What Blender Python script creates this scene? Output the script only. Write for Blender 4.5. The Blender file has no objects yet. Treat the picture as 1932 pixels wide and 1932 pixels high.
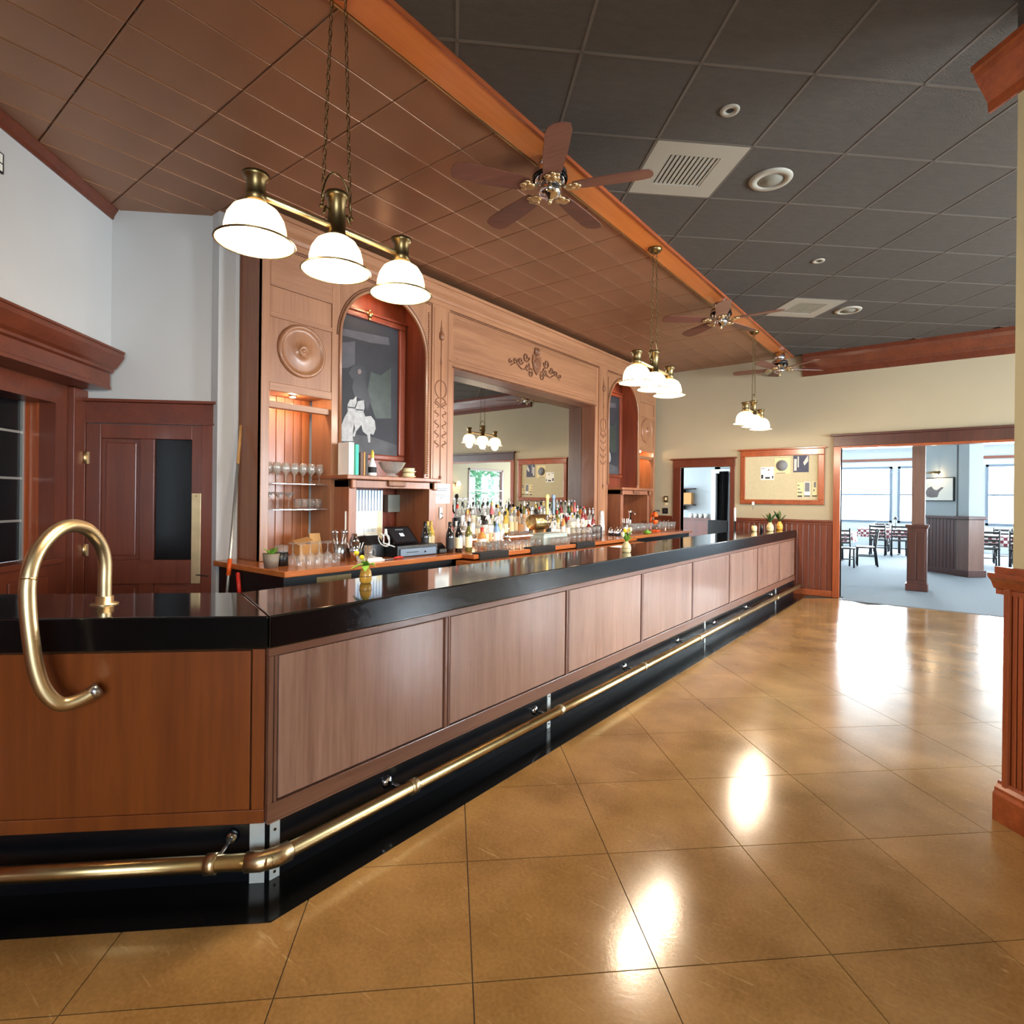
import bpy, math, random
from mathutils import Vector, Matrix
random.seed(7)
R = math.radians
SC = bpy.context.scene
COL = SC.collection

# ------------------------------------------------------------------ camera
cam_d = bpy.data.cameras.new('camera')
cam = bpy.data.objects.new('camera', cam_d)
COL.objects.link(cam)
cam_d.sensor_width = 36.0
cam_d.lens = 1080.0 / 1932.0 * 36.0
cam_d.shift_y = -26.0 / 1932.0
cam_d.clip_end = 200
cam_d.clip_start = 0.05
cam.matrix_world = Matrix.Translation((0, 0, 1.546)) @ Matrix.Rotation(R(38.0), 4, 'Z') @ Matrix.Rotation(R(90), 4, 'X') @ Matrix.Rotation(R(0.61), 4, 'Z')
SC.camera = cam

# ------------------------------------------------------------------ world, exposure
SC.view_settings.view_transform = 'Standard'
SC.view_settings.look = 'None'
SC.view_settings.gamma = 1.0
SC.view_settings.use_curve_mapping = False
SC.view_settings.exposure = 0.76
SC.cycles.use_denoising = True
SC.cycles.use_adaptive_sampling = True
SC.cycles.adaptive_threshold = 0.07
SC.cycles.adaptive_min_samples = 16
SC.cycles.light_sampling_threshold = 0.03
SC.cycles.max_bounces = 8
SC.cycles.diffuse_bounces = 3
SC.cycles.glossy_bounces = 4
SC.cycles.transmission_bounces = 2
SC.cycles.transparent_max_bounces = 16
SC.cycles.sample_clamp_indirect = 6.0
SC.cycles.caustics_reflective = False
SC.cycles.caustics_refractive = False
world = bpy.data.worlds.new('world')
SC.world = world
world.use_nodes = True
wn = world.node_tree.nodes
bg = wn.get('Background') or wn.new('ShaderNodeBackground')
bg.inputs['Color'].default_value = (0.78, 0.90, 1.0, 1)
bg.inputs['Strength'].default_value = 5.0
wo = wn.get('World Output') or wn.new('ShaderNodeOutputWorld')
world.node_tree.links.new(bg.outputs[0], wo.inputs[0])


def area(name, loc, rot, sx, sy, power, col):
    d = bpy.data.lights.new(name, 'AREA')
    d.shape = 'RECTANGLE'
    d.size = sx
    d.size_y = sy
    d.energy = power
    d.color = col
    o = bpy.data.objects.new(name, d)
    o.location = loc
    o.rotation_euler = rot
    COL.objects.link(o)
    return o


DAY = (0.85, 0.93, 1.0)
# daylight falling in through the windows of the right wall, the dining room and the small back room
for wy in (4.3, 6.7, 9.1):
    area('daylight_right', (5.85, wy, 1.8), (0, R(90), 0), 1.9, 1.7, 420, DAY)
for wy in (14.0, 21.2):
    area('daylight_dining_side', (5.8, wy, 1.9), (0, R(90), 0), 1.5, 2.0, 500, DAY)
for wx in (-2.6, -0.2, 2.2):
    area('daylight_dining_end', (wx, 23.6, 1.9), (R(-90), 0, 0), 2.0, 1.8, 1150, DAY)
area('daylight_back_room', (-7.3, 12.0, 1.8), (0, R(-90), 0), 1.5, 1.6, 130, DAY)

area('daylight_rear', (3.6 * 0.6957 + 0.3 * 0.7184, -3.6 * 0.7184 + 0.3 * 0.6957, 2.0), (R(90), 0, R(44.08)), 2.4, 1.8, 170, DAY)

# ------------------------------------------------------------------ plan axes: the bar runs along +Y, the building grid is turned by 44 degrees
TA = R(44.08)
AX = Vector((-math.sin(TA), math.cos(TA), 0))
BX = Vector((math.cos(TA), math.sin(TA), 0))


def ab(a, b):
    v = AX * a + BX * b
    return (v.x, v.y)


def lin(c):
    return tuple(((v / 255.0) / 12.92 if v / 255.0 <= 0.04045 else ((v / 255.0 + 0.055) / 1.055) ** 2.4) for v in c)


# ------------------------------------------------------------------ materials
MATS = {}


def _new(name):
    m = bpy.data.materials.new(name)
    m.use_nodes = True
    MATS[name] = m
    nt = m.node_tree
    return m, nt, nt.nodes['Principled BSDF']


def plain(name, rgb, rough=0.5, metal=0.0, var=0.06, scale=6.0, spec=0.5, coat=0.0, emit=None, estr=0.0, bump=0.0, bscale=40.0, rnd=0.0, stretch=None):
    """procedural paint / metal / plastic: base colour with soft noise variation"""
    m, nt, p = _new(name)
    N, L = nt.nodes, nt.links
    c = lin(rgb)
    tc = N.new('ShaderNodeTexCoord')
    src = tc.outputs['Object']
    if stretch:
        mp = N.new('ShaderNodeMapping')
        mp.inputs['Scale'].default_value = stretch
        L.new(src, mp.inputs['Vector'])
        src = mp.outputs['Vector']
    nz = N.new('ShaderNodeTexNoise')
    nz.inputs['Scale'].default_value = scale
    nz.inputs['Detail'].default_value = 4
    L.new(src, nz.inputs['Vector'])
    mx = N.new('ShaderNodeMix')
    mx.data_type = 'RGBA'
    mx.inputs['A'].default_value = (*[v * (1 - var * 2) for v in c], 1)
    mx.inputs['B'].default_value = (*[min(1, v * (1 + var * 2)) for v in c], 1)
    L.new(nz.outputs['Fac'], mx.inputs['Factor'])
    out = mx.outputs['Result']
    if rnd > 0:
        oi = N.new('ShaderNodeObjectInfo')
        hs = N.new('ShaderNodeHueSaturation')
        mr = N.new('ShaderNodeMapRange')
        mr.inputs['To Min'].default_value = 1 - rnd
        mr.inputs['To Max'].default_value = 1 + rnd
        L.new(oi.outputs['Random'], mr.inputs['Value'])
        L.new(mr.outputs['Result'], hs.inputs['Value'])
        L.new(out, hs.inputs['Color'])
        out = hs.outputs['Color']
    L.new(out, p.inputs['Base Color'])
    p.inputs['Roughness'].default_value = rough
    p.inputs['Metallic'].default_value = metal
    p.inputs['Specular IOR Level'].default_value = spec
    p.inputs['Coat Weight'].default_value = coat
    p.inputs['Coat Roughness'].default_value = 0.08
    if emit:
        p.inputs['Emission Color'].default_value = (*lin(emit), 1)
        p.inputs['Emission Strength'].default_value = estr
    if bump > 0:
        n2 = N.new('ShaderNodeTexNoise')
        n2.inputs['Scale'].default_value = bscale
        n2.inputs['Detail'].default_value = 5
        L.new(src, n2.inputs['Vector'])
        b = N.new('ShaderNodeBump')
        b.inputs['Strength'].default_value = bump
        b.inputs['Distance'].default_value = 0.01
        L.new(n2.outputs['Fac'], b.inputs['Height'])
        L.new(b.outputs['Normal'], p.inputs['Normal'])
    return m


def wood(name, c1, c2, axis='Z', scale=7.0, rough=0.35, coat=0.3, rnd=0.08):
    """varnished wood, grain running along AXIS"""
    m, nt, p = _new(name)
    N, L = nt.nodes, nt.links
    tc = N.new('ShaderNodeTexCoord')
    mp = N.new('ShaderNodeMapping')
    s = [scale, scale, scale]
    s['XYZ'.index(axis)] = scale * 0.06
    mp.inputs['Scale'].default_value = s
    L.new(tc.outputs['Object'], mp.inputs['Vector'])
    oi = N.new('ShaderNodeObjectInfo')
    add = N.new('ShaderNodeVectorMath')
    add.operation = 'ADD'
    L.new(mp.outputs['Vector'], add.inputs[0])
    cmb = N.new('ShaderNodeCombineXYZ')
    mu = N.new('ShaderNodeMath')
    mu.operation = 'MULTIPLY'
    mu.inputs[1].default_value = 37.0
    L.new(oi.outputs['Random'], mu.inputs[0])
    for i in 'XYZ':
        L.new(mu.outputs[0], cmb.inputs[i])
    L.new(cmb.outputs[0], add.inputs[1])
    n1 = N.new('ShaderNodeTexNoise')
    n1.inputs['Scale'].default_value = 1.0
    n1.inputs['Detail'].default_value = 6
    n1.inputs['Roughness'].default_value = 0.65
    n1.inputs['Distortion'].default_value = 0.4
    L.new(add.outputs[0], n1.inputs['Vector'])
    n2 = N.new('ShaderNodeTexNoise')
    n2.inputs['Scale'].default_value = 7.0
    n2.inputs['Detail'].default_value = 4
    L.new(add.outputs[0], n2.inputs['Vector'])
    mf = N.new('ShaderNodeMath')
    mf.operation = 'MULTIPLY_ADD'
    mf.inputs[1].default_value = 0.45
    L.new(n2.outputs['Fac'], mf.inputs[0])
    m2 = N.new('ShaderNodeMath')
    m2.operation = 'MULTIPLY'
    m2.inputs[1].default_value = 0.75
    L.new(n1.outputs['Fac'], m2.inputs[0])
    L.new(m2.outputs[0], mf.inputs[2])
    rp = N.new('ShaderNodeValToRGB')
    rp.color_ramp.elements[0].position = 0.38
    rp.color_ramp.elements[0].color = (*lin(c1), 1)
    rp.color_ramp.elements[1].position = 0.78
    rp.color_ramp.elements[1].color = (*lin(c2), 1)
    L.new(mf.outputs[0], rp.inputs['Fac'])
    hs = N.new('ShaderNodeHueSaturation')
    mr = N.new('ShaderNodeMapRange')
    mr.inputs['To Min'].default_value = 1 - rnd
    mr.inputs['To Max'].default_value = 1 + rnd
    L.new(oi.outputs['Random'], mr.inputs['Value'])
    L.new(mr.outputs['Result'], hs.inputs['Value'])
    L.new(rp.outputs['Color'], hs.inputs['Color'])
    L.new(hs.outputs['Color'], p.inputs['Base Color'])
    p.inputs['Roughness'].default_value = rough
    p.inputs['Coat Weight'].default_value = coat
    p.inputs['Coat Roughness'].default_value = 0.15
    b = N.new('ShaderNodeBump')
    b.inputs['Strength'].default_value = 0.06
    b.inputs['Distance'].default_value = 0.004
    L.new(n2.outputs['Fac'], b.inputs['Height'])
    L.new(b.outputs['Normal'], p.inputs['Normal'])
    return m


def thin_glass(name, tint=(1, 1, 1), refl=0.5, rough=0.02, body=0.0, bcol=(255, 255, 255)):
    """thin clear glass: see-through, reflecting at grazing angles"""
    m = bpy.data.materials.new(name)
    m.use_nodes = True
    MATS[name] = m
    nt = m.node_tree
    N, L = nt.nodes, nt.links
    N.remove(N['Principled BSDF'])
    out = N['Material Output']
    tr = N.new('ShaderNodeBsdfTransparent')
    nz = N.new('ShaderNodeTexNoise')
    nz.inputs['Scale'].default_value = 9.0
    mx = N.new('ShaderNodeMix')
    mx.data_type = 'RGBA'
    mx.inputs['A'].default_value = (*[t * 0.97 for t in tint], 1)
    mx.inputs['B'].default_value = (*tint, 1)
    L.new(nz.outputs['Fac'], mx.inputs['Factor'])
    L.new(mx.outputs['Result'], tr.inputs['Color'])
    gl = N.new('ShaderNodeBsdfGlossy')
    gl.inputs['Roughness'].default_value = rough
    lw = N.new('ShaderNodeLayerWeight')
    lw.inputs['Blend'].default_value = 0.5
    pw = N.new('ShaderNodeMath')
    pw.operation = 'POWER'
    pw.inputs[1].default_value = 2.4
    L.new(lw.outputs['Facing'], pw.inputs[0])
    sc = N.new('ShaderNodeMath')
    sc.operation = 'MULTIPLY_ADD'
    sc.inputs[1].default_value = refl
    sc.inputs[2].default_value = 0.045
    L.new(pw.outputs[0], sc.inputs[0])
    ms = N.new('ShaderNodeMixShader')
    L.new(sc.outputs[0], ms.inputs[0])
    L.new(tr.outputs[0], ms.inputs[1])
    L.new(gl.outputs[0], ms.inputs[2])
    last = ms.outputs[0]
    if body > 0:
        df = N.new('ShaderNodeBsdfDiffuse')
        df.inputs['Color'].default_value = (*lin(bcol), 1)
        m2 = N.new('ShaderNodeMixShader')
        m2.inputs[0].default_value = body
        L.new(last, m2.inputs[1])
        L.new(df.outputs[0], m2.inputs[2])
        last = m2.outputs[0]
    L.new(last, out.inputs['Surface'])
    return m


def checker(name, c1, c2, scale, rough=0.8):
    m, nt, p = _new(name)
    N, L = nt.nodes, nt.links
    tc = N.new('ShaderNodeTexCoord')
    ck = N.new('ShaderNodeTexChecker')
    ck.inputs['Scale'].default_value = scale
    ck.inputs['Color1'].default_value = (*lin(c1), 1)
    ck.inputs['Color2'].default_value = (*lin(c2), 1)
    L.new(tc.outputs['Object'], ck.inputs['Vector'])
    L.new(ck.outputs['Color'], p.inputs['Base Color'])
    p.inputs['Roughness'].default_value = rough
    return m


def floor_mat():
    """polished sealed cork-brown tile: mottled, glossy, with fine scuffs"""
    m, nt, p = _new('floor_tile')
    N, L = nt.nodes, nt.links
    geo = N.new('ShaderNodeNewGeometry')
    n1 = N.new('ShaderNodeTexNoise')
    n1.inputs['Scale'].default_value = 2.2
    n1.inputs['Detail'].default_value = 6
    L.new(geo.outputs['Position'], n1.inputs['Vector'])
    n2 = N.new('ShaderNodeTexNoise')
    n2.inputs['Scale'].default_value = 70
    n2.inputs['Detail'].default_value = 3
    L.new(geo.outputs['Position'], n2.inputs['Vector'])
    ad = N.new('ShaderNodeMath')
    ad.operation = 'MULTIPLY_ADD'
    ad.inputs[1].default_value = 0.35
    L.new(n2.outputs['Fac'], ad.inputs[0])
    L.new(n1.outputs['Fac'], ad.inputs[2])
    rp = N.new('ShaderNodeValToRGB')
    rp.color_ramp.elements[0].position = 0.45
    rp.color_ramp.elements[0].color = (*lin((122, 88, 46)), 1)
    rp.color_ramp.elements[1].position = 0.9
    rp.color_ramp.elements[1].color = (*lin((160, 121, 72)), 1)
    L.new(ad.outputs[0], rp.inputs['Fac'])
    oi = N.new('ShaderNodeObjectInfo')
    hs = N.new('ShaderNodeHueSaturation')
    mr = N.new('ShaderNodeMapRange')
    mr.inputs['To Min'].default_value = 0.95
    mr.inputs['To Max'].default_value = 1.05
    L.new(oi.outputs['Random'], mr.inputs['Value'])
    L.new(mr.outputs['Result'], hs.inputs['Value'])
    L.new(rp.outputs['Color'], hs.inputs['Color'])
    # scuffs
    mp = N.new('ShaderNodeMapping')
    mp.inputs['Rotation'].default_value = (0, 0, 0.6)
    mp.inputs['Scale'].default_value = (2.2, 26, 1)
    L.new(geo.outputs['Position'], mp.inputs['Vector'])
    n3 = N.new('ShaderNodeTexNoise')
    n3.inputs['Scale'].default_value = 2.4
    n3.inputs['Detail'].default_value = 7
    n3.inputs['Distortion'].default_value = 1.6
    L.new(mp.outputs['Vector'], n3.inputs['Vector'])
    r3 = N.new('ShaderNodeValToRGB')
    r3.color_ramp.elements[0].position = 0.64
    r3.color_ramp.elements[0].color = (0, 0, 0, 1)
    r3.color_ramp.elements[1].position = 0.74
    r3.color_ramp.elements[1].color = (0.22, 0.22, 0.22, 1)
    L.new(n3.outputs['Fac'], r3.inputs['Fac'])
    mx = N.new('ShaderNodeMix')
    mx.data_type = 'RGBA'
    mx.inputs['B'].default_value = (*lin((214, 186, 140)), 1)
    L.new(r3.outputs['Color'], mx.inputs['Factor'])
    L.new(hs.outputs['Color'], mx.inputs['A'])
    L.new(mx.outputs['Result'], p.inputs['Base Color'])
    rr = N.new('ShaderNodeMapRange')
    rr.inputs['To Min'].default_value = 0.11
    rr.inputs['To Max'].default_value = 0.2
    L.new(n1.outputs['Fac'], rr.inputs['Value'])
    L.new(rr.outputs['Result'], p.inputs['Roughness'])
    p.inputs['Specular IOR Level'].default_value = 0.5
    b = N.new('ShaderNodeBump')
    b.inputs['Strength'].default_value = 0.03
    b.inputs['Distance'].default_value = 0.01
    L.new(n2.outputs['Fac'], b.inputs['Height'])
    L.new(b.outputs['Normal'], p.inputs['Normal'])
    return m


floor_mat()
plain('grout', (58, 40, 24), 0.8)
plain('black_floor', (14, 13, 13), 0.14, spec=0.6)
plain('wall_white', (196, 194, 192), 0.75, var=0.03, scale=1.2, bump=0.05, bscale=120)
plain('wall_cream', (196, 182, 142), 0.75, var=0.03, scale=1.2, bump=0.05, bscale=120)
plain('wall_paint', (172, 157, 130), 0.75, var=0.03, scale=1.2, bump=0.05, bscale=120)
plain('frame_grey', (84, 98, 112), 0.5)
plain('wall_cool', (168, 176, 180), 0.75, var=0.03, scale=1.2)
plain('ceil_dark', (72, 64, 56), 0.92, var=0.12, scale=9, bump=0.6, bscale=55, rnd=0.04, stretch=(1, 3, 1))
plain('grid_dark', (88, 79, 70), 0.6)
plain('ceil_white', (226, 226, 220), 0.8, var=0.02)
plain('copper', (152, 108, 79), 0.36, metal=0.35, var=0.10, scale=2.0, bump=0.10, bscale=6, rnd=0.03)
plain('copper_seam', (150, 108, 80), 0.3, metal=0.4)
wood('oak', (132, 86, 58), (164, 114, 80), 'Z', 6, 0.4, 0.2, 0.05)
wood('oak_h', (132, 86, 58), (164, 114, 80), 'Y', 6, 0.4, 0.2, 0.05)
wood('oak_dark', (118, 68, 44), (156, 96, 62), 'Z', 6, 0.4, 0.2, 0.10)
wood('oak_orange', (140, 78, 42), (178, 108, 62), 'Z', 6, 0.4, 0.2, 0.08)
wood('post_wood', (92, 64, 54), (118, 84, 72), 'Z', 6, 0.38, 0.3, 0.05)
wood('mahogany_dark', (58, 28, 24), (82, 42, 34), 'Z', 6, 0.38, 0.3, 0.05)
wood('oak_red', (104, 44, 26), (142, 66, 40), 'Z', 6, 0.38, 0.25, 0.06)
wood('carving', (98, 58, 36), (130, 82, 52), 'Z', 8, 0.5, 0.1)
wood('bar_panel', (124, 87, 70), (156, 116, 96), 'Z', 9, 0.27, 0.45, 0.05)
wood('bar_frame', (98, 60, 44), (126, 84, 64), 'Z', 9, 0.3, 0.4, 0.05)
wood('bar_frame_h', (98, 60, 44), (126, 84, 64), 'Y', 9, 0.3, 0.4, 0.05)
wood('bar_end', (102, 47, 14), (129, 64, 22), 'Z', 7, 0.34, 0.35, 0.04)
wood('mahogany', (84, 35, 19), (112, 52, 29), 'Z', 6, 0.38, 0.3, 0.05)
wood('mahogany_h', (84, 35, 19), (112, 52, 29), 'Y', 6, 0.38, 0.3, 0.05)
wood('cherry', (120, 52, 24), (168, 84, 42), 'Z', 7, 0.33, 0.35, 0.06)
wood('cherry_h', (120, 52, 24), (168, 84, 42), 'Y', 7, 0.33, 0.35, 0.06)
wood('soffit', (190, 102, 40), (216, 126, 58), 'Y', 4, 0.32, 0.3, 0.02)
wood('counter_wood', (160, 84, 38), (200, 118, 62), 'Y', 7, 0.25, 0.5, 0.03)
wood('fan_blade', (92, 52, 40), (126, 76, 60), 'X', 6, 0.45, 0.2, 0.05)
plain('black_top', (12, 11, 11), 0.08, spec=0.7, var=0.2, scale=14, coat=0.3)
plain('black_kick', (11, 12, 16), 0.25, spec=0.5)
plain('brass', (212, 186, 142), 0.36, metal=1.0, var=0.12, scale=10)
plain('brass_dull', (200, 172, 122), 0.3, metal=1.0, var=0.15, scale=10)
plain('antique_brass', (120, 100, 66), 0.34, metal=1.0, var=0.15, scale=14)
plain('steel', (196, 198, 200), 0.26, metal=1.0, var=0.06)
plain('chrome', (222, 222, 226), 0.08, metal=1.0, var=0.04)
plain('zinc', (204, 204, 198), 0.4, metal=0.25, var=0.06)
plain('edge_band', (9, 9, 10), 0.18, spec=0.35)
plain('alu', (186, 186, 180), 0.38, metal=0.8, var=0.05)
plain('black_plastic', (20, 20, 22), 0.4)
plain('black_gloss', (14, 13, 15), 0.12)
plain('black_rubber', (22, 21, 21), 0.8, var=0.15, bump=0.3, bscale=160)
plain('black_cloth', (18, 17, 20), 0.95)
plain('grey_plastic', (120, 116, 104), 0.5)
plain('blue_grey', (104, 118, 134), 0.35)
plain('screen', (30, 32, 36), 0.12, spec=0.6)
plain('white_paint', (232, 230, 224), 0.5, var=0.02)
plain('paper', (238, 234, 224), 0.85, var=0.02)
plain('paper_cream', (226, 206, 158), 0.85, var=0.03)
plain('kraft', (190, 140, 84), 0.8)
plain('print_grey', (120, 120, 124), 0.85)
plain('print_blue', (150, 196, 214), 0.85)
plain('print_faint', (200, 212, 218), 0.85)
plain('added_glow', (255, 240, 220), 0.3, emit=(255, 224, 184), estr=7.0, var=0.01)  # glow of the strips added to brighten the bottles
plain('slat_white', (214, 224, 238), 0.5, var=0.02)
plain('slat_blue', (52, 58, 82), 0.6)
plain('orange_plastic', (226, 92, 30), 0.35)
plain('red_plastic', (190, 40, 28), 0.4)
plain('ceramic_grey', (120, 106, 92), 0.5)
plain('vase_orange', (222, 160, 62), 0.3, var=0.12, scale=18)
plain('vase_cream', (216, 192, 140), 0.3, var=0.08, scale=18)
plain('leaf', (112, 158, 52), 0.5, var=0.2, scale=22)
plain('leaf_dark', (52, 84, 40), 0.5, var=0.2, scale=22)
plain('flower_yellow', (236, 196, 30), 0.6, var=0.1, scale=60)
plain('stem_brown', (132, 92, 54), 0.7)
plain('carpet', (112, 120, 128), 0.97, var=0.10, scale=60, bump=0.4, bscale=220)
plain('cork', (190, 178, 146), 0.9, var=0.06, scale=30)
plain('art_dark', (70, 72, 92), 0.7, var=0.3, scale=4)
plain('art_light', (206, 198, 190), 0.7, var=0.08, scale=20)
plain('art_mid', (120, 112, 112), 0.7, var=0.2, scale=10)
plain('art_ink', (38, 34, 44), 0.7, var=0.3, scale=8)
plain('art_skin', (178, 140, 126), 0.7)
plain('teal', (60, 176, 160), 0.6)
plain('book_white', (232, 230, 222), 0.7)
plain('book_green', (36, 120, 84), 0.6)
plain('book_brown', (86, 56, 42), 0.6)
plain('book_dark', (50, 38, 36), 0.6)
plain('shade_glass', (255, 240, 214), 0.35, emit=(255, 220, 164), estr=3.2, var=0.02)
plain('bulb', (255, 248, 232), 0.3, emit=(255, 236, 200), estr=30.0, var=0.01)
plain('puck_glow', (255, 240, 220), 0.3, emit=(255, 222, 176), estr=30.0, var=0.01)
plain('tree_leaf', (84, 150, 104), 0.7, var=0.3, scale=3)
plain('bark', (78, 60, 46), 0.9)
plain('dark_room', (34, 28, 24), 0.9)
plain('mirror_glass', (196, 194, 188), 0.015, metal=1.0, var=0.01)
plain('dark_glass', (14, 14, 16), 0.22, spec=0.2)
plain('cloth_white', (232, 230, 228), 0.9)
checker('checked_cloth', (226, 214, 210), (136, 60, 74), 14.0)
thin_glass('window_glass', (0.96, 0.99, 1.0), 0.5)
thin_glass('clear_glass', (0.97, 0.975, 0.97), 0.95, body=0.085, bcol=(250, 247, 240))
thin_glass('clear_bottle', (0.95, 0.955, 0.95), 0.7, body=0.16, bcol=(240, 234, 222))
thin_glass('frosted_plastic', (0.8, 0.84, 0.82), 0.4, 0.25, body=0.45, bcol=(206, 212, 202))
for nm, cc in dict(amber=(150, 90, 40), orange=(206, 130, 62), green=(48, 78, 46), red=(128, 34, 34), wine=(26, 18, 16), olive=(104, 98, 44), pink=(206, 110, 110), gold=(206, 166, 70), blue=(120, 150, 190)).items():
    plain('liquor_' + nm, cc, 0.1, var=0.1, scale=12, spec=0.6, coat=0.4)
for nm, cc in dict(black=(20, 18, 18), red=(196, 44, 30), gold=(196, 156, 70), silver=(190, 190, 194), white=(230, 228, 220), green=(40, 80, 46)).items():
    plain('cap_' + nm, cc, 0.35)
for nm, cc in dict(cream=(232, 216, 172), white=(236, 232, 226), yellow=(214, 190, 110), black=(34, 30, 30), orange=(206, 150, 100), red=(170, 40, 36)).items():
    plain('label_' + nm, cc, 0.7, var=0.08, scale=60)


# ------------------------------------------------------------------ mesh builder
class MB:
    def __init__(self):
        self.v, self.f, self.s = [], [], []

    def _add(self, vs, fs, smooth=False):
        o = len(self.v)
        self.v += [tuple(q) for q in vs]
        self.f += [tuple(i + o for i in f) for f in fs]
        self.s += [smooth] * len(fs)
        return self

    def box(self, x0, x1, y0, y1, z0, z1):
        x0, x1 = min(x0, x1), max(x0, x1)
        y0, y1 = min(y0, y1), max(y0, y1)
        z0, z1 = min(z0, z1), max(z0, z1)
        vs = [(x0, y0, z0), (x1, y0, z0), (x1, y1, z0), (x0, y1, z0), (x0, y0, z1), (x1, y0, z1), (x1, y1, z1), (x0, y1, z1)]
        return self._add(vs, [(0, 3, 2, 1), (4, 5, 6, 7), (0, 1, 5, 4), (1, 2, 6, 5), (2, 3, 7, 6), (3, 0, 4, 7)])

    def abox(self, a0, a1, b0, b1, z0, z1):
        """box aligned with the building grid"""
        a0, a1 = min(a0, a1), max(a0, a1)
        b0, b1 = min(b0, b1), max(b0, b1)
        return self.prism([ab(a0, b0), ab(a0, b1), ab(a1, b1), ab(a1, b0)], z0, z1)

    def prism(self, poly, z0, z1):
        ar = sum(poly[i][0] * poly[(i + 1) % len(poly)][1] - poly[(i + 1) % len(poly)][0] * poly[i][1] for i in range(len(poly)))
        if ar < 0:
            poly = poly[::-1]
        n = len(poly)
        vs = [(x, y, z0) for x, y in poly] + [(x, y, z1) for x, y in poly]
        fs = [tuple(range(n))[::-1], tuple(range(n, 2 * n))] + [(i, (i + 1) % n, n + (i + 1) % n, n + i) for i in range(n)]
        return self._add(vs, fs)

    def extr(self, poly, org, du, dv, dn, t):
        """extrude a 2-D polygon (u, v) placed at ORG with axes du, dv by t along dn"""
        org, du, dv, dn = Vector(org), Vector(du), Vector(dv), Vector(dn)
        n = len(poly)
        ar = sum(poly[i][0] * poly[(i + 1) % n][1] - poly[(i + 1) % n][0] * poly[i][1] for i in range(n))
        flip = (ar < 0) != (du.cross(dv).dot(dn * t) < 0)
        if flip:
            poly = poly[::-1]
        vs = [org + du * u + dv * v for u, v in poly] + [org + du * u + dv * v + dn * t for u, v in poly]
        fs = [tuple(range(n))[::-1], tuple(range(n, 2 * n))] + [(i, (i + 1) % n, n + (i + 1) % n, n + i) for i in range(n)]
        return self._add(vs, fs)

    def profile_run(self, prof, p0, p1, out):
        """moulding: PROF is a closed list of (out, z); swept straight from p0 to p1 (plan points), OUT = plan direction it projects to"""
        p0, p1, out = Vector((*p0, 0)), Vector((*p1, 0)), Vector((*out, 0)).normalized()
        d = p1 - p0
        L = d.length
        return self.extr(prof, p0, out, (0, 0, 1), d / L, L)

    def cyl(self, p0, p1, r0, r1=None, n=16, cap=True, smooth=True):
        r1 = r0 if r1 is None else r1
        p0, p1 = Vector(p0), Vector(p1)
        d = (p1 - p0).normalized()
        h = Vector((0, 0, 1)) if abs(d.z) < 0.9 else Vector((1, 0, 0))
        u = d.cross(h).normalized()
        w = d.cross(u)
        vs = []
        for p, r in ((p0, r0), (p1, r1)):
            for i in range(n):
                t = 2 * math.pi * i / n
                vs.append(p + u * (r * math.cos(t)) + w * (r * math.sin(t)))
        self._add(vs, [(i, n + i, n + (i + 1) % n, (i + 1) % n) for i in range(n)], smooth)
        if cap:
            o = len(self.v) - 2 * n
            self.f += [tuple(o + i for i in range(n)), tuple(o + n + i for i in range(n))[::-1]]
            self.s += [False, False]
        return self

    def lathe(self, prof, n=16, c=(0, 0, 0), axis='Z', smooth=True, close=False):
        """PROF list of (r, h) from bottom to top"""
        c = Vector(c)

        def pt(r, h, t):
            a, b = r * math.cos(t), r * math.sin(t)
            if axis == 'Z':
                return c + Vector((a, b, h))
            if axis == 'X':
                return c + Vector((h, a, b))
            return c + Vector((b, h, a))
        vs, ring = [], []
        for r, h in prof:
            if r < 1e-6:
                ring.append([len(vs)])
                vs.append(pt(0, h, 0))
            else:
                ring.append(list(range(len(vs), len(vs) + n)))
                vs += [pt(r, h, 2 * math.pi * i / n) for i in range(n)]
        fs = []
        seq = list(zip(ring, ring[1:])) + ([(ring[-1], ring[0])] if close else [])
        for a, b in seq:
            for i in range(n):
                j = (i + 1) % n
                if len(a) == 1 and len(b) == 1:
                    continue
                if len(a) == 1:
                    fs.append((a[0], b[j], b[i]))
                elif len(b) == 1:
                    fs.append((a[i], a[j], b[0]))
                else:
                    fs.append((a[i], a[j], b[j], b[i]))
        return self._add(vs, fs, smooth)

    def tube(self, pts, r, n=8, closed=False, smooth=True):
        pts = [Vector(p) for p in pts]
        m = len(pts)
        rr = r if isinstance(r, (list, tuple)) else [r] * m
        vs = []
        u = None
        for i, p in enumerate(pts):
            a = pts[i - 1] if (i > 0 or closed) else p
            b = pts[(i + 1) % m] if (i < m - 1 or closed) else p
            d = (b - a).normalized()
            if u is None:
                h = Vector((0, 0, 1)) if abs(d.z) < 0.9 else Vector((1, 0, 0))
                u = d.cross(h).normalized()
            u = (u - d * u.dot(d)).normalized()
            w = d.cross(u)
            vs += [p + u * (rr[i] * math.cos(2 * math.pi * k / n)) + w * (rr[i] * math.sin(2 * math.pi * k / n)) for k in range(n)]
        fs = []
        for i in range(m if closed else m - 1):
            a, b = i * n, ((i + 1) % m) * n
            fs += [(a + k, a + (k + 1) % n, b + (k + 1) % n, b + k) for k in range(n)]
        if not closed:
            fs += [tuple(range(n))[::-1], tuple(range((m - 1) * n, m * n))]
        return self._add(vs, fs, smooth)

    def ball(self, c, r, n=10, sz=1.0):
        k = max(4, n // 2)
        return self.lathe([(r * math.sin(math.pi * i / k), -r * sz * math.cos(math.pi * i / k)) for i in range(k + 1)], n, c)

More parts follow.
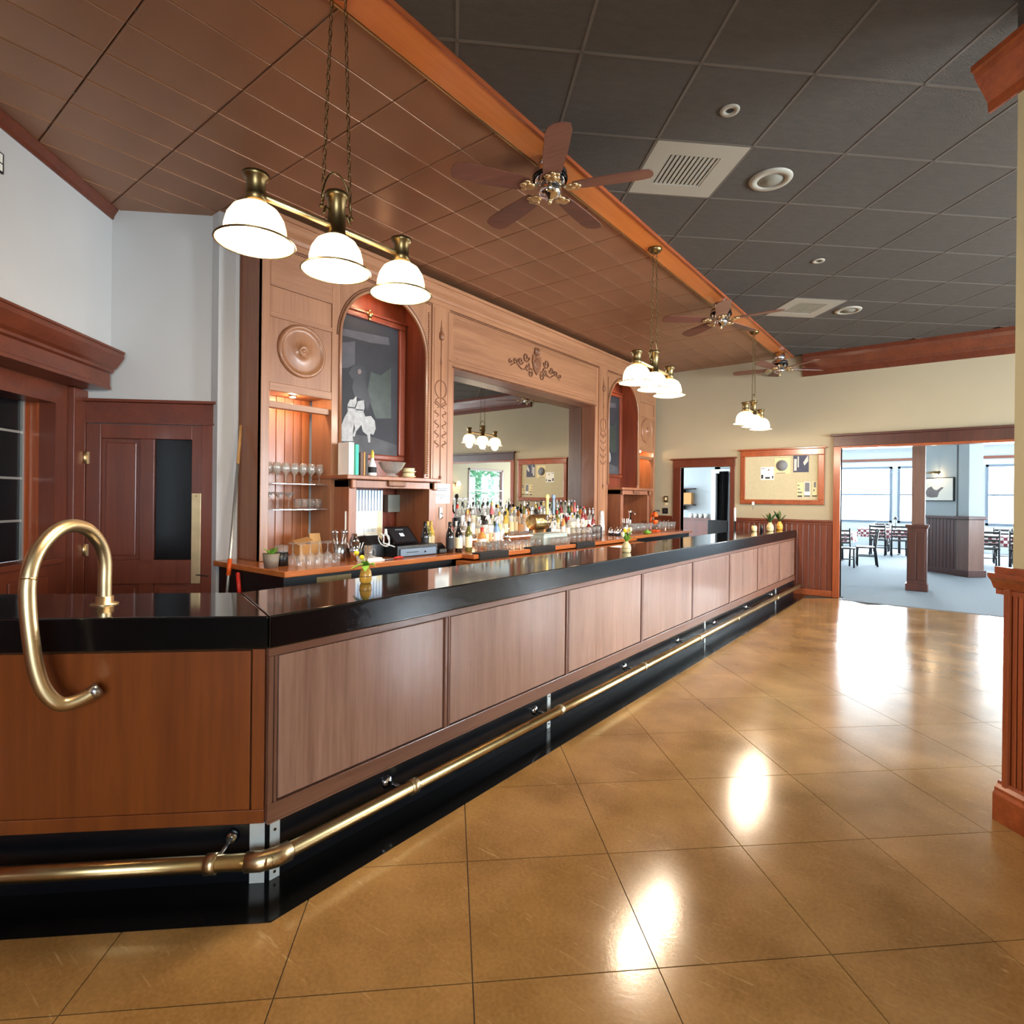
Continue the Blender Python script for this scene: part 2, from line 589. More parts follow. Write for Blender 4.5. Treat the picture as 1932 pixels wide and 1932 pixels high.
    def quad(self, a, b, c, d):
        return self._add([a, b, c, d], [(0, 1, 2, 3)])

    def mesh(self, name, off=(0, 0, 0)):
        me = bpy.data.meshes.new(name)
        ox, oy, oz = off
        me.from_pydata([(x - ox, y - oy, z - oz) for x, y, z in self.v], [], self.f)
        me.polygons.foreach_set('use_smooth', self.s)
        me.update()
        return me


def base_of(parent):
    """world offset of the frame a part lives in (things are never rotated when built in world coordinates)"""
    o = Vector((0, 0, 0))
    while parent is not None:
        o += parent.location
        parent = parent.parent
    return o


def build(name, mb, mat, parent=None, world_co=True, bevel=0.0, seg=2):
    off = base_of(parent) if (parent is not None and world_co) else (0, 0, 0)
    me = mb.mesh(name, off)
    me.materials.append(MATS[mat])
    o = bpy.data.objects.new(name, me)
    COL.objects.link(o)
    o.parent = parent
    if bevel > 0:
        md = o.modifiers.new('bevel', 'BEVEL')
        md.width = bevel
        md.segments = seg
        md.limit_method = 'ANGLE'
        md.angle_limit = R(40)
    return o


def tag(o, label, cat, group=None):
    o['label'] = label
    o['category'] = cat
    if group:
        o['group'] = group
    return o


def thing(name, label, cat, loc=(0, 0, 0), rz=0.0, group=None):
    o = bpy.data.objects.new(name, None)
    o.empty_display_size = 0.1
    COL.objects.link(o)
    o.location = loc
    o.rotation_euler = (0, 0, rz)
    return tag(o, label, cat, group)


def struct(name, mb, mat, parent=None, **k):
    o = build(name, mb, mat, parent, **k)
    if parent is None:
        o['kind'] = 'structure'
    return o


def sempty(name, label=None):
    o = bpy.data.objects.new(name, None)
    COL.objects.link(o)
    o['kind'] = 'structure'
    if label:
        o['label'] = label
    return o


def share(src, parent, loc=(0, 0, 0), rz=0.0):
    """another object on the same mesh data"""
    c = src.copy()
    COL.objects.link(c)
    c.parent = parent
    c.location = loc
    c.rotation_euler = (0, 0, rz)
    return c


def dup(root, loc, rz=None, label=None, group=None, mat=None):
    r = root.copy()
    COL.objects.link(r)
    r.location = loc
    if rz is not None:
        r.rotation_euler = (0, 0, rz)
    if label:
        r['label'] = label
    if group:
        r['group'] = group
    for ch in root.children:
        c = ch.copy()
        COL.objects.link(c)
        c.parent = r
        for g in ch.children:
            d = g.copy()
            COL.objects.link(d)
            d.parent = c
    return r


def omat(o, mat):
    """give this one object its own material while the mesh stays shared"""
    o.material_slots[0].link = 'OBJECT'
    o.material_slots[0].material = MATS[mat]


def point_light(name, loc, power, col, rad, parent=None):
    d = bpy.data.lights.new(name, 'POINT')
    d.energy = power
    d.color = col
    d.shadow_soft_size = rad
    o = bpy.data.objects.new(name, d)
    COL.objects.link(o)
    o.parent = parent
    o.location = loc
    return o


ORD = ['first', 'second', 'third', 'fourth', 'fifth', 'sixth', 'seventh', 'eighth', 'ninth', 'tenth', 'eleventh', 'twelfth', 'thirteenth', 'fourteenth', 'fifteenth', 'sixteenth', 'seventeenth', 'eighteenth', 'nineteenth', 'twentieth']
ORD += ['twenty-' + w for w in ORD[:9]] + ['thirtieth'] + ['thirty-' + w for w in ORD[:9]] + ['fortieth'] + ['forty-' + w for w in ORD[:9]]

# ================================================================== STRUCTURE
ZC = 3.98      # ceiling
YW = 10.5      # far wall
XBW = -5.0     # wall behind the back bar
WT = 4.25

# ---- floor: dark bed, square tiles laid on the building grid
floor = struct('floor', MB().box(-7.5, 5.6, -5.2, 10.6, -0.06, -0.005), 'grout')
floor['label'] = 'polished brown square floor tiles laid diagonally to the bar'
T_A0, T_B0, T_S = 1.826, 0.085, 0.612
tile0 = None
h = T_S / 2 - 0.002
tm = MB().prism([(-h, -h), (h, -h), (h, h), (-h, h)], -0.005, 0.0)
for i in range(-9, 17):
    for j in range(-8, 24):
        x, y = ab(T_A0 + (i + 0.5) * T_S, T_B0 + (j + 0.5) * T_S)
        if x < -2.15 and not (x < -1.9 and T_A0 + (i + 0.5) * T_S < 2.4) or x > 5.6 or y > 10.45 or y < -2.6:
            continue
        if T_A0 + (i + 0.5) * T_S < -2.0 or T_B0 + (j + 0.5) * T_S < -2.9:
            continue
        if T_B0 + (j + 0.5) * T_S > 3.1 and T_A0 + (i + 0.5) * T_S < 1.2:
            continue
        if tile0 is None:
            tile0 = build('tile', tm, 'floor_tile', floor, world_co=False)
            tile0.location = (x, y, 0)
            tile0.rotation_euler = (0, 0, TA)
        else:
            share(tile0, floor, (x, y, 0), TA)
# black polished strip in the floor along the bar
c_out = (-1.952, 1.106)
a_o = c_out[0] * AX.x + c_out[1] * AX.y
pl = ab(a_o, -2.9)
border = struct('floor_border', MB().prism([c_out, (-1.952, YW), (-2.4, YW), (-2.4, 1.4), ab(2.6, -1.2), ab(2.6, -2.9), pl], -0.004, 0.002), 'black_floor')
border['label'] = 'black polished strip of floor in front of the bar'

# ---- ceilings
ceil = struct('ceiling', MB().box(-3.2, 5.6, -5.2, 10.6, ZC + 0.02, ZC + 0.1), 'ceil_dark')
ceil['label'] = 'charcoal acoustic tile ceiling over the open floor'
C_A0, C_B0, C_S = 3.062, 0.683, 0.677
h = C_S / 2 - 0.009
cm = MB().prism([(-h, -h), (h, -h), (h, h), (-h, h)], ZC, ZC + 0.02)
ct0 = None
VENTS = [(1, 1), (5, 5)]
for i in range(-6, 13):
    for j in range(-6, 17):
        a, b = C_A0 + (i + 0.5) * C_S, C_B0 + (j + 0.5) * C_S
        x, y = ab(a, b)
        if x < -2.72 or x > 5.5 or y > 10.7 or y < -1.5 or (i, j) in VENTS:
            continue
        if b > 3.4 and a < 1.6:
            continue
        if ct0 is None:
            ct0 = build('ceiling_tile', cm, 'ceil_dark', ceil, world_co=False)
            ct0.location = (x, y, 0)
            ct0.rotation_euler = (0, 0, TA)
        else:
            share(ct0, ceil, (x, y, 0), TA)
gb = MB().box(-0.009, 0.009, -7.5, 7.5, ZC - 0.003, ZC + 0.012)
g0 = None
for i in range(-5, 13):
    for d in (0, 1):
        x, y = ab(C_A0 + i * C_S, 3.0) if d == 0 else ab(2.0, C_B0 + i * C_S)
        if g0 is None:
            g0 = build('grid_bar', gb, 'grid_dark', ceil, world_co=False)
            g0.location = (x, y, 0)
            g0.rotation_euler = (0, 0, TA + R(90))
        else:
            share(g0, ceil, (x, y, 0), TA + (R(90) if d == 0 else 0))

# ---- copper ceiling over the bar: pressed sheets, each with a raised border
cop = struct('ceiling_copper', MB().box(-7.2, -2.43, -4.6, 10.6, ZC + 0.012, ZC + 0.1), 'copper_seam')
cop['label'] = 'glossy copper pressed-metal ceiling above the bar'
px_, py_ = 0.325, 0.61
w_, l_ = px_ / 2 - 0.0015, py_ / 2 - 0.0015
pm = MB()
for s0, s1, z0, z1 in ((1.0, 0.975, ZC + 0.002, ZC - 0.006), (0.975, 0.93, ZC - 0.006, ZC - 0.004)):
    r0 = [(-w_ * s0, -l_ * (1 - (1 - s0) * 0.55), z0), (w_ * s0, -l_ * (1 - (1 - s0) * 0.55), z0), (w_ * s0, l_ * (1 - (1 - s0) * 0.55), z0), (-w_ * s0, l_ * (1 - (1 - s0) * 0.55), z0)]
    r1 = [(-w_ * s1, -l_ * (1 - (1 - s1) * 0.55), z1), (w_ * s1, -l_ * (1 - (1 - s1) * 0.55), z1), (w_ * s1, l_ * (1 - (1 - s1) * 0.55), z1), (-w_ * s1, l_ * (1 - (1 - s1) * 0.55), z1)]
    pm._add(r0 + r1, [(i, 4 + i, 4 + (i + 1) % 4, (i + 1) % 4) for i in range(4)])
pm._add(r1, [(3, 2, 1, 0)])
cp0 = None
for i in range(10):
    for j in range(-6, 16):
        x, y = -2.43 - (i + 0.5) * px_, 1.086 + (j + 0.5) * py_
        if y > 10.75 or (x * BX.x + y * BX.y) < -3.35 or (x < -5.25 and (x * AX.x + y * AX.y) > 5.5):
            continue
        if cp0 is None:
            cp0 = build('copper_panel', pm, 'copper', cop, world_co=False)
            cp0.location = (x, y, 0)
        else:
            share(cp0, cop, (x, y, 0))
# flat board between the two ceilings
sof = struct('trim_1', MB().box(-2.425, -2.215, -4.0, YW, ZC - 0.022, ZC + 0.02), 'soffit', bevel=0.006)
sof['label'] = 'long orange varnished ceiling board between the copper and the dark ceiling'
build('bead', MB().box(-2.437, -2.425, -4.0, YW, ZC - 0.026, ZC), 'brass_dull', sof)
build('bead', MB().box(-2.215, -2.203, -4.0, YW, ZC - 0.03, ZC), 'cherry_h', sof)

# ---- walls of the bar room
wl = struct('wall_left', MB().abox(-3.4, 5.3, -3.25, -2.906, 2.72, WT), 'wall_white')
wl['label'] = 'pale plaster wall above the dark wooden partition'
dw = struct('wall_door', MB().abox(5.233, 5.36, -3.5, -1.86, 0, WT), 'wall_white')
bw = struct('wall_back', MB().box(XBW - 0.12, XBW, 2.30, 10.62, 0, WT), 'wall_white')
struct('wall_rear', MB().abox(-3.5, -3.3, -3.6, -1.0, 0, WT).abox(-3.5, -3.3, 1.6, 6.2, 0, WT).abox(-3.5, -3.3, -1.0, 1.6, 0, 1.0).abox(-3.5, -3.3, -1.0, 1.6, 3.0, WT), 'wall_paint')
rw = sempty('window_13', 'wide rear window')
for b_a, b_b, z_a, z_b, nm_ in ((-1.0, -0.92, 1, 3, 'jamb'), (1.52, 1.6, 1, 3, 'jamb'), (0.26, 0.34, 1, 3, 'mullion'), (-1, 1.6, 2.92, 3, 'head'), (-1, 1.6, 1, 1.08, 'sill')):
    build(nm_, MB().abox(-3.45, -3.28, b_a, b_b, z_a, z_b), 'mahogany', rw)
for b_a, b_b in ((-0.92, 0.26), (0.34, 1.52)):
    build('pane', MB().abox(-3.40, -3.395, b_a, b_b, 1.08, 2.92), 'window_glass', rw)
# partition with the internal window, below the plaster
part = thing('wooden_partition', 'dark mahogany partition with an internal window beneath a deep cornice', 'partition', (*ab(4.2, -3.13), 0))
b0, b1 = -3.25, -3.13
GA0, GA1, GZ0, GZ1 = 3.35, 4.905, 1.02, 2.265
build('lower_panel', MB().abox(-3.4, 5.23, b0, b1, 0, 0.36), 'mahogany', part)
build('top_rail', MB().abox(-3.4, 5.23, b0, b1, GZ1, 2.80), 'mahogany_h', part)
build('stile', MB().abox(GA1, 5.23, b0, b1, 0.36, GZ1), 'mahogany', part)
build('stile', MB().abox(-3.4, GA0, b0, b1, 0.36, GZ1), 'mahogany', part)
build('bottom_rail', MB().abox(GA0, GA1, b0, b1, 0.36, GZ0), 'mahogany_h', part)
for k in range(3):
    a0 = 3.42 + k * 0.5
    build('raised_panel', MB().abox(a0, a0 + 0.40, b1, b1 + 0.015, 0.44, 0.90), 'mahogany', part, bevel=0.008)
build('outer_post', MB().abox(5.05, 5.23, b1, b1 + 0.05, 0, 2.42), 'mahogany', part, bevel=0.004)
build('window_sill', MB().abox(GA0 - 0.05, GA1 + 0.05, b1, b1 + 0.035, GZ0 - 0.03, GZ0 + 0.012), 'mahogany_h', part, bevel=0.004)
build('reveal', MB().abox(GA1, GA1 + 0.03, b0 - 0.10, b0, GZ0, GZ1), 'cherry', part)
build('reveal', MB().abox(GA0, GA1 + 0.03, b0 - 0.12, b0, GZ1, GZ1 + 0.03), 'mahogany_h', part)
build('reveal', MB().abox(GA0, GA1 + 0.03, b0 - 0.10, b0, GZ0 - 0.03, GZ0), 'cherry_h', part)
wf = build('window_sash', MB().abox(GA1 - 0.03, GA1, b0 - 0.13, b0 - 0.095, GZ0, GZ1), 'cherry', part)
mun = MB()
for a in (GA1 - 0.04, GA1 - 0.42, GA1 - 0.8, GA1 - 1.18):
    mun.abox(a - 0.011, a + 0.011, b0 - 0.12, b0 - 0.085, GZ0, GZ1)
for z in (1.33, 1.66, 2.02):
    mun.abox(GA0, GA1 - 0.03, b0 - 0.118, b0 - 0.09, z - 0.009, z + 0.009)
build('muntin', mun, 'alu', part)
build('pane', MB().abox(GA0, GA1, b0 - 0.108, b0 - 0.102, GZ0, GZ1), 'dark_glass', part)
# cornice on the foot of the plaster wall
prof = [(0, 2.44), (0.035, 2.44), (0.035, 2.45), (0.03, 2.46), (0.03, 2.56), (0.055, 2.57), (0.06, 2.59), (0.085, 2.61), (0.12, 2.66), (0.14, 2.69), (0.14, 2.725), (0.15, 2.728), (0.15, 2.745), (0, 2.745)]
co = build('cornice', MB().profile_run(prof, ab(-3.4, -2.906), ab(5.17, -2.906), (BX.x, BX.y)), 'mahogany_h', part)
build('cornice_underside', MB().abox(-3.4, 5.17, -3.14, -2.87, 2.425, 2.445), 'mahogany_h', part)
# crown at the ceiling of the left wall
t2 = struct('trim_2', MB().profile_run([(0, ZC - 0.09), (0.012, ZC - 0.09), (0.02, ZC - 0.06), (0.05, ZC - 0.01), (0.05, ZC), (0, ZC)], ab(-3.4, -2.906), ab(5.23, -2.906), (BX.x, BX.y)), 'mahogany_h')

# door in the wall beside the back bar
dr = sempty('door_1', 'mahogany service door with narrow dark glass and brass push plate')
aw = 5.233
dp = lambda name, a_, b0_, b1_, z0_, z1_, m, par=dr, bv=0.003: build(name, MB().abox(aw - a_, aw, b0_, b1_, z0_, z1_), m, par, bevel=bv)
D0, D1, DZ = -3.075, -2.14, 2.14
for n_, bb0, bb1, zz0, zz1 in (('stile', D0, -2.96, 0.02, DZ), ('stile', -2.225, D1, 0.02, DZ), ('mullion', -2.645, -2.53, 0.95, 2.02), ('top_rail', -2.96, -2.225, 2.02, DZ), ('lock_rail', -2.96, -2.225, 0.78, 0.985), ('bottom_rail', -2.96, -2.225, 0.02, 0.2), ('mullion', -2.645, -2.53, 0.2, 0.78)):
    dp(n_, 0.035, bb0, bb1, zz0, zz1, 'mahogany')
for bb0, bb1, zz0, zz1 in ((-2.96, -2.645, 0.985, 2.02), (-2.96, -2.645, 0.2, 0.78), (-2.53, -2.225, 0.2, 0.78)):
    pn = dp('panel', 0.014, bb0, bb1, zz0, zz1, 'mahogany')
    dp('raised_field', 0.022, bb0 + 0.035, bb1 - 0.035, zz0 + 0.035, zz1 - 0.035, 'mahogany', pn, 0.008)
dp('glass', 0.012, -2.53, -2.225, 0.985, 2.02, 'dark_glass')
pp = dp('push_plate', 0.04, -2.222, -2.145, 0.78, 1.56, 'brass')
dp('screw', 0.043, -2.19, -2.178, 1.53, 1.542, 'antique_brass', pp)
for z in (1.80, 1.02):
    hg = build('hinge', MB().cyl((*ab(aw - 0.05, -3.078), z), (*ab(aw - 0.05, -3.078), z + 0.1), 0.012, n=10), 'brass', dr)
    build('leaf', MB().abox(aw - 0.042, aw - 0.036, -3.078, -3.045, z, z + 0.1), 'brass', hg)
t3 = sempty('trim_3', 'mahogany casing with flat header around the service door')
build('casing', MB().abox(aw - 0.045, aw, -2.14, -2.04, 0, 2.155), 'mahogany', t3, bevel=0.004)
build('casing', MB().abox(aw - 0.045, aw, -3.125, -3.078, 0, 2.155), 'mahogany', t3, bevel=0.004)
build('header', MB().abox(aw - 0.05, aw, -3.125, -2.035, 2.155, 2.325), 'mahogany_h', t3, bevel=0.004)
build('header_cap', MB().abox(aw - 0.08, aw, -3.125, -2.005, 2.325, 2.35), 'mahogany_h', t3, bevel=0.004)
build('header_bead', MB().abox(aw - 0.06, aw, -3.125, -2.02, 2.145, 2.16), 'mahogany_h', t3)

# ---- far wall with a doorway and a wide opening
OX0, OX1, OZ = -1.505, 3.9, 2.43
DX0, DX1, DZ2 = -4.15, -3.238, 2.16
m = MB()
m.box(-5.12, DX0, YW, YW + 0.14, 0, WT).box(DX0, DX1, YW, YW + 0.14, DZ2, WT).box(DX1, OX0, YW, YW + 0.14, 0, WT)
m.box(OX0, OX1, YW, YW + 0.14, OZ, WT).box(OX1, 5.62, YW, YW + 0.14, 0, WT)
wfar = struct('wall_far', m, 'wall_paint')
wfar['label'] = 'cream far wall with a doorway, a notice board and a wide opening'
# wainscot boards
bw_ = 0.086


def wainscot(x0, x1, wall, y=YW, ztop=1.2):
    n = max(1, round((x1 - x0) / bw_))
    w = (x1 - x0) / n
    s = build('wainscot_board', MB().box(0.003, w - 0.003, -0.018, 0, 0.1, ztop - 0.02), 'mahogany', wall, world_co=False, bevel=0.004, seg=1)
    s.location = (x0, y, 0)
    for k in range(1, n):
        share(s, wall, (x0 + k * w, y, 0))


wainscot(DX1 + 0.08, OX0 - 0.1, wfar)
wainscot(-4.98, DX0 - 0.145, wfar)
for x0, x1 in ((DX1 + 0.08, OX0 - 0.1), (-4.98, DX0 - 0.145)):
    build('chair_rail', MB().box(x0, x1, YW - 0.045, YW, 1.205, 1.245).box(x0, x1, YW - 0.03, YW, 1.165, 1.205), 'mahogany_h', wfar, bevel=0.006)
    build('baseboard', MB().box(x0, x1, YW - 0.03, YW, 0, 0.1), 'cherry_h', wfar, bevel=0.006)
t4 = sempty('trim_4', 'red-brown casing with header round the small far doorway')
build('casing', MB().box(DX0 - 0.145, DX0, YW - 0.03, YW + 0.14, 0, DZ2), 'mahogany', t4, bevel=0.004)
build('casing', MB().box(DX1, DX1 + 0.08, YW - 0.03, YW + 0.14, 0, DZ2), 'mahogany', t4, bevel=0.004)
build('header', MB().box(DX0 - 0.145, DX1 + 0.09, YW - 0.035, YW, DZ2, 2.30), 'mahogany_h', t4, bevel=0.004)
build('header_cap', MB().box(DX0 - 0.19, DX1 + 0.12, YW - 0.07, YW, 2.30, 2.325), 'mahogany_h', t4, bevel=0.004)
t5 = sempty('trim_5', 'dark wooden casing and long header round the wide opening')
build('casing', MB().box(OX0 - 0.1, OX0, YW - 0.035, YW + 0.14, 0, OZ), 'cherry', t5, bevel=0.004)
build('casing', MB().box(OX1, OX1 + 0.1, YW - 0.035, YW + 0.14, 0, OZ), 'cherry', t5, bevel=0.004)
build('header', MB().box(OX0 - 0.1, OX1 + 0.1, YW - 0.04, YW, OZ + 0.005, 2.595), 'mahogany_dark', t5, bevel=0.004)
build('header_cap', MB().box(OX0 - 0.14, OX1 + 0.14, YW - 0.075, YW, 2.595, 2.63), 'mahogany_dark', t5, bevel=0.004)
build('head_lining', MB().box(OX0, OX1, YW - 0.02, YW + 0.14, OZ - 0.03, OZ + 0.005), 'cherry_h', t5)
t6 = struct('trim_6', MB().profile_run([(0, 3.62), (0.02, 3.62), (0.02, 3.70), (0.035, 3.71), (0.04, 3.76), (0.09, 3.87), (0.10, 3.92), (0.10, ZC), (0, ZC)], (-2.07, YW), (5.5, YW), (0, -1)), 'mahogany_h')
t6['label'] = 'deep red-brown crown moulding along the far wall under the dark ceiling'

# ---- right hand wall stub with beadboard wainscot
wr = struct('wall_stub', MB().abox(-3.3, 2.50, 2.71, 2.97, 0, 3.74), 'wall_cream')
wr['label'] = 'cream wall end at the right edge, above a beadboard wainscot'
build('top_strip', MB().abox(-3.3, 2.50, 2.705, 2.97, 3.74, WT), 'ceil_dark', wr)
w = 0.028
s = build('wainscot_board', MB().prism([(0.0025, -0.02), (w - 0.0025, -0.02), (w - 0.0025, 0), (0.0025, 0)], 0.15, 1.13), 'cherry', wr, world_co=False, bevel=0.005)
s.location = (*ab(2.485, 2.71), 0)
rzb = TA + R(90)
s.rotation_euler = (0, 0, rzb - R(180))
for k in range(1, 90):
    share(s, wr, (*ab(2.485 - k * w, 2.71), 0), rzb - R(180))
s2 = build('corner_post', MB().abox(2.488, 2.515, 2.675, 2.97, 0, 1.13), 'cherry', wr, bevel=0.005)
base_prof = [(0, 0), (0.055, 0), (0.055, 0.13), (0.045, 0.145), (0.045, 0.16), (0.03, 0.175), (0.025, 0.19), (0, 0.19)]
build('baseboard', MB().profile_run(base_prof, ab(-3.3, 2.71), ab(2.54, 2.71), (-BX.x, -BX.y)), 'cherry_h', wr)
cap_prof = [(0, 1.10), (0.022, 1.10), (0.022, 1.125), (0.035, 1.13), (0.05, 1.165), (0.07, 1.185), (0.07, 1.205), (0.03, 1.205), (0.03, 1.235), (0, 1.235)]
build('cap_rail', MB().profile_run(cap_prof, ab(-3.3, 2.71), ab(2.565, 2.71), (-BX.x, -BX.y)), 'cherry_h', wr)
crown_prof = [(0, 3.53), (0.015, 3.53), (0.02, 3.58), (0.05, 3.63), (0.09, 3.69), (0.10, 3.72), (0.115, 3.725), (0.115, 3.755), (0, 3.755)]
build('crown', MB().profile_run(crown_prof, ab(-3.3, 2.71), ab(2.64, 2.71), (-BX.x, -BX.y)), 'cherry_h', wr)

# ---- right outer wall with windows
def window(name, x, y0, y1, z0, z1, ztr, wallx=True, mt='mahogany'):
    """sash window in a wall at x (wallx) or at y = x; frame, rail and two panes"""
    w = sempty(name, 'tall wooden sash window')

    def bx(u0, u1, n0, n1, q0, q1):
        return MB().box(x + n0, x + n1, u0, u1, q0, q1) if wallx else MB().box(u0, u1, x + n0, x + n1, q0, q1)
    for u0, u1, q0, q1, nm in ((y0, y0 + 0.07, z0, z1, 'jamb'), (y1 - 0.07, y1, z0, z1, 'jamb'), (y0, y1, z1 - 0.07, z1, 'head'), (y0, y1, z0, z0 + 0.07, 'sill'), (y0 + 0.07, y1 - 0.07, ztr - 0.025, ztr + 0.025, 'meeting_rail')):
        build(nm, bx(u0, u1, -0.03, 0.12, q0, q1), mt, w)
    build('pane', bx(y0 + 0.07, y1 - 0.07, 0.06, 0.066, z0 + 0.07, ztr - 0.025), 'window_glass', w)
    build('pane', bx(y0 + 0.07, y1 - 0.07, 0.06, 0.066, ztr + 0.025, z1 - 0.07), 'window_glass', w)
    return w


def wall_with_holes(name, x, u0, u1, holes, z1, mat, wallx=True, th=0.14):
    m = MB()

    def bx(a0, a1, q0, q1):
        if wallx:
            m.box(x, x + th, a0, a1, q0, q1)
        else:
            m.box(a0, a1, x, x + th, q0, q1)
    cur = u0
    for a0, a1, q0, q1 in holes:
        bx(cur, a0, 0, z1)
        bx(a0, a1, 0, q0)
        bx(a0, a1, q1, z1)
        cur = a1
    bx(cur, u1, 0, z1)
    return struct(name, m, mat)


hr = [(c - 0.85, c + 0.85, 0.8, 2.8) for c in (4.3, 6.7, 9.1)]
wall_with_holes('wall_right', 5.5, 0.2, 10.64, hr, WT, 'wall_paint')
for k, hh in enumerate(hr):
    window('window_%d' % (k + 1), 5.5, *hh, 1.8)

# ================================================================== DINING ROOM AND BACK ROOM
ZD = 3.35
fd = struct('floor_dining', MB().box(-4.3, 5.6, 10.64, 23.2, -0.05, 0.008).box(-1.46, OX1, 10.28, 10.64, -0.004, 0.008), 'carpet')
fd['label'] = 'pale blue-grey carpet of the dining room beyond the wide opening'
struct('floor_back_room', MB().box(-7.2, -4.3, 10.64, 13.4, -0.05, 0.0), 'mahogany_h')
cd = struct('ceiling_dining', MB().box(-7.2, 5.62, 10.62, 23.2, ZD, ZD + 0.1), 'ceil_white')
hd = [(-3.6, -1.78, 0.86, 2.74), (-1.62, -0.5, 0.86, 2.74), (-0.3, 0.48, 0.86, 2.74), (0.64, 2.4, 0.86, 2.74), (2.6, 4.4, 0.86, 2.74)]
wall_with_holes('wall_dining_end', 23.0, -4.4, 5.64, hd, ZD, 'wall_cool', wallx=False)
for k, hh in enumerate(hd):
    window('window_%d' % (k + 4), 23.0, *hh, 1.8, wallx=False, mt='frame_grey')
hs_ = [(13.2, 14.8, 0.95, 2.72), (16.7, 18.85, 1.1, 2.72), (20.3, 22.1, 0.95, 2.72)]
wds = wall_with_holes('wall_dining_right', 5.5, 10.64, 23.2, hs_, ZD, 'wall_paint')
for k, hh in enumerate(hs_):
    window('window_%d' % (k + 9), 5.5, *hh, 1.85)
build('panelling', MB().box(5.46, 5.5, 10.64, 23.0, 0, 1.05), 'mahogany', wds)
build('plate_rail', MB().box(5.40, 5.5, 10.64, 16.6, 1.5, 1.53).box(5.47, 5.5, 10.64, 16.6, 1.46, 1.5), 'mahogany_h', wds)
struct('wall_dining_left', MB().box(-4.42, -4.3, 13.2, 23.1, 0, ZD), 'wall_cool')
struct('wall_dining_partition', MB().box(-2.5, -2.38, 10.64, 13.3, 0, ZD), 'wall_cool')
wbr = struct('wall_back_room', MB().box(-7.2, -2.4, 13.2, 13.32, 0, ZD), 'wall_cool')
build('panelling', MB().box(-7.0, -4.42, 13.16, 13.2, 0, 1.10), 'mahogany', wbr)
build('ledge', MB().box(-7.0, -4.42, 13.1, 13.2, 1.10, 1.135), 'mahogany_h', wbr)
wall_with_holes('wall_back_room_left', -7.14, 10.64, 13.3, [(11.2, 12.8, 1.0, 2.6)], ZD, 'wall_cool')
window('window_12', -7.14, 11.2, 12.8, 1.0, 2.6, 1.8)
t7 = struct('trim_7', MB().box(-4.3, 5.5, 22.95, 23.0, 2.93, 3.01), 'mahogany_h')
# post in the opening
po = thing('square_post', 'square wooden post with wider panelled base standing in the wide opening', 'post', (-0.57, 12.3, 0))
build('shaft', MB().box(-0.655, -0.465, 12.2, 12.4, 1.16, ZD), 'post_wood', po, bevel=0.006)
build('base', MB().box(-0.715, -0.43, 12.16, 12.44, 0.12, 1.12), 'mahogany_dark', po, bevel=0.006)
build('cap', MB().box(-0.74, -0.405, 12.135, 12.465, 1.12, 1.16).box(-0.725, -0.42, 12.15, 12.45, 1.09, 1.12), 'mahogany_dark', po, bevel=0.006)
build('plinth', MB().box(-0.735, -0.41, 12.14, 12.46, 0.008, 0.13), 'mahogany_dark', po, bevel=0.01)
for x in (-0.70, -0.57):
    build('base_panel', MB().box(x, x + 0.115, 12.15, 12.162, 0.2, 1.04), 'mahogany_dark', po, bevel=0.004)
# stub wall with pilaster
ws = struct('wall_dining_stub', MB().abox(11.11, 11.98, 10.69, 10.95, 0, ZD), 'wall_cool')
n = 9
sb = build('wainscot_board', MB().box(0.003, 0.087, -0.02, 0, 0.12, 1.2), 'mahogany_dark', ws, world_co=False, bevel=0.004, seg=1)
sb.location = (*ab(11.05 + 0.09, 10.69), 0)
sb.rotation_euler = (0, 0, TA - R(90))
for k in range(1, n):
    share(sb, ws, (*ab(11.05 + 0.09 * (k + 1), 10.69), 0), TA - R(90))
build('baseboard', MB().abox(11.11, 11.98, 10.66, 10.69, 0, 0.13), 'mahogany_dark', ws)
build('chair_rail', MB().abox(11.11, 11.98, 10.64, 10.69, 1.2, 1.26), 'mahogany_dark', ws, bevel=0.006)
pc = thing('corner_pilaster', 'thick wall corner with wooden base and grey-blue upper part in the dining room', 'pilaster', (*ab(10.93, 10.84), 0))
build('shaft', MB().abox(10.80, 11.05, 10.68, 11.0, 1.26, ZD), 'wall_cool', pc)
build('base', MB().abox(10.78, 11.07, 10.66, 11.02, 0.14, 1.2), 'post_wood', pc, bevel=0.006)
build('cap', MB().abox(10.74, 11.1, 10.62, 11.05, 1.2, 1.27), 'mahogany_dark', pc, bevel=0.01)
build('plinth', MB().abox(10.75, 11.1, 10.63, 11.05, 0.008, 0.15), 'mahogany_dark', pc, bevel=0.01)
# picture on the stub wall
pi = thing('framed_drawing', 'wide framed pale drawing of a dark shape on the dining room wall', 'picture', (*ab(11.5, 10.68), 1.8))
build('frame', MB().abox(11.14, 11.95, 10.655, 10.69, 1.58, 2.10), 'black_plastic', pi, bevel=0.004)
build('mat_board', MB().abox(11.16, 11.93, 10.65, 10.656, 1.60, 2.08), 'paper', pi)
bl = [(-.22, -.14), (-.1, -.16), (.06, -.15), (.1, -.04), (.22, .06), (.16, .07), (.04, 0), (-.04, .02), (-.1, .09), (-.2, .05), (-.26, -.04)]
build('drawn_shape', MB().extr(bl, (*ab(11.6, 10.649), 1.82), -AX, (0, 0, 1), -BX, 0.0015), 'art_mid', pi)
pl_ = thing('picture_light', 'small brass picture light above the framed drawing', 'lamp', (*ab(11.6, 10.69), 2.2))
build('arm', MB().tube([(*ab(11.55, 10.69), 2.17), (*ab(11.55, 10.6), 2.24), (*ab(11.55, 10.52), 2.22)], 0.008, 8), 'antique_brass', pl_)
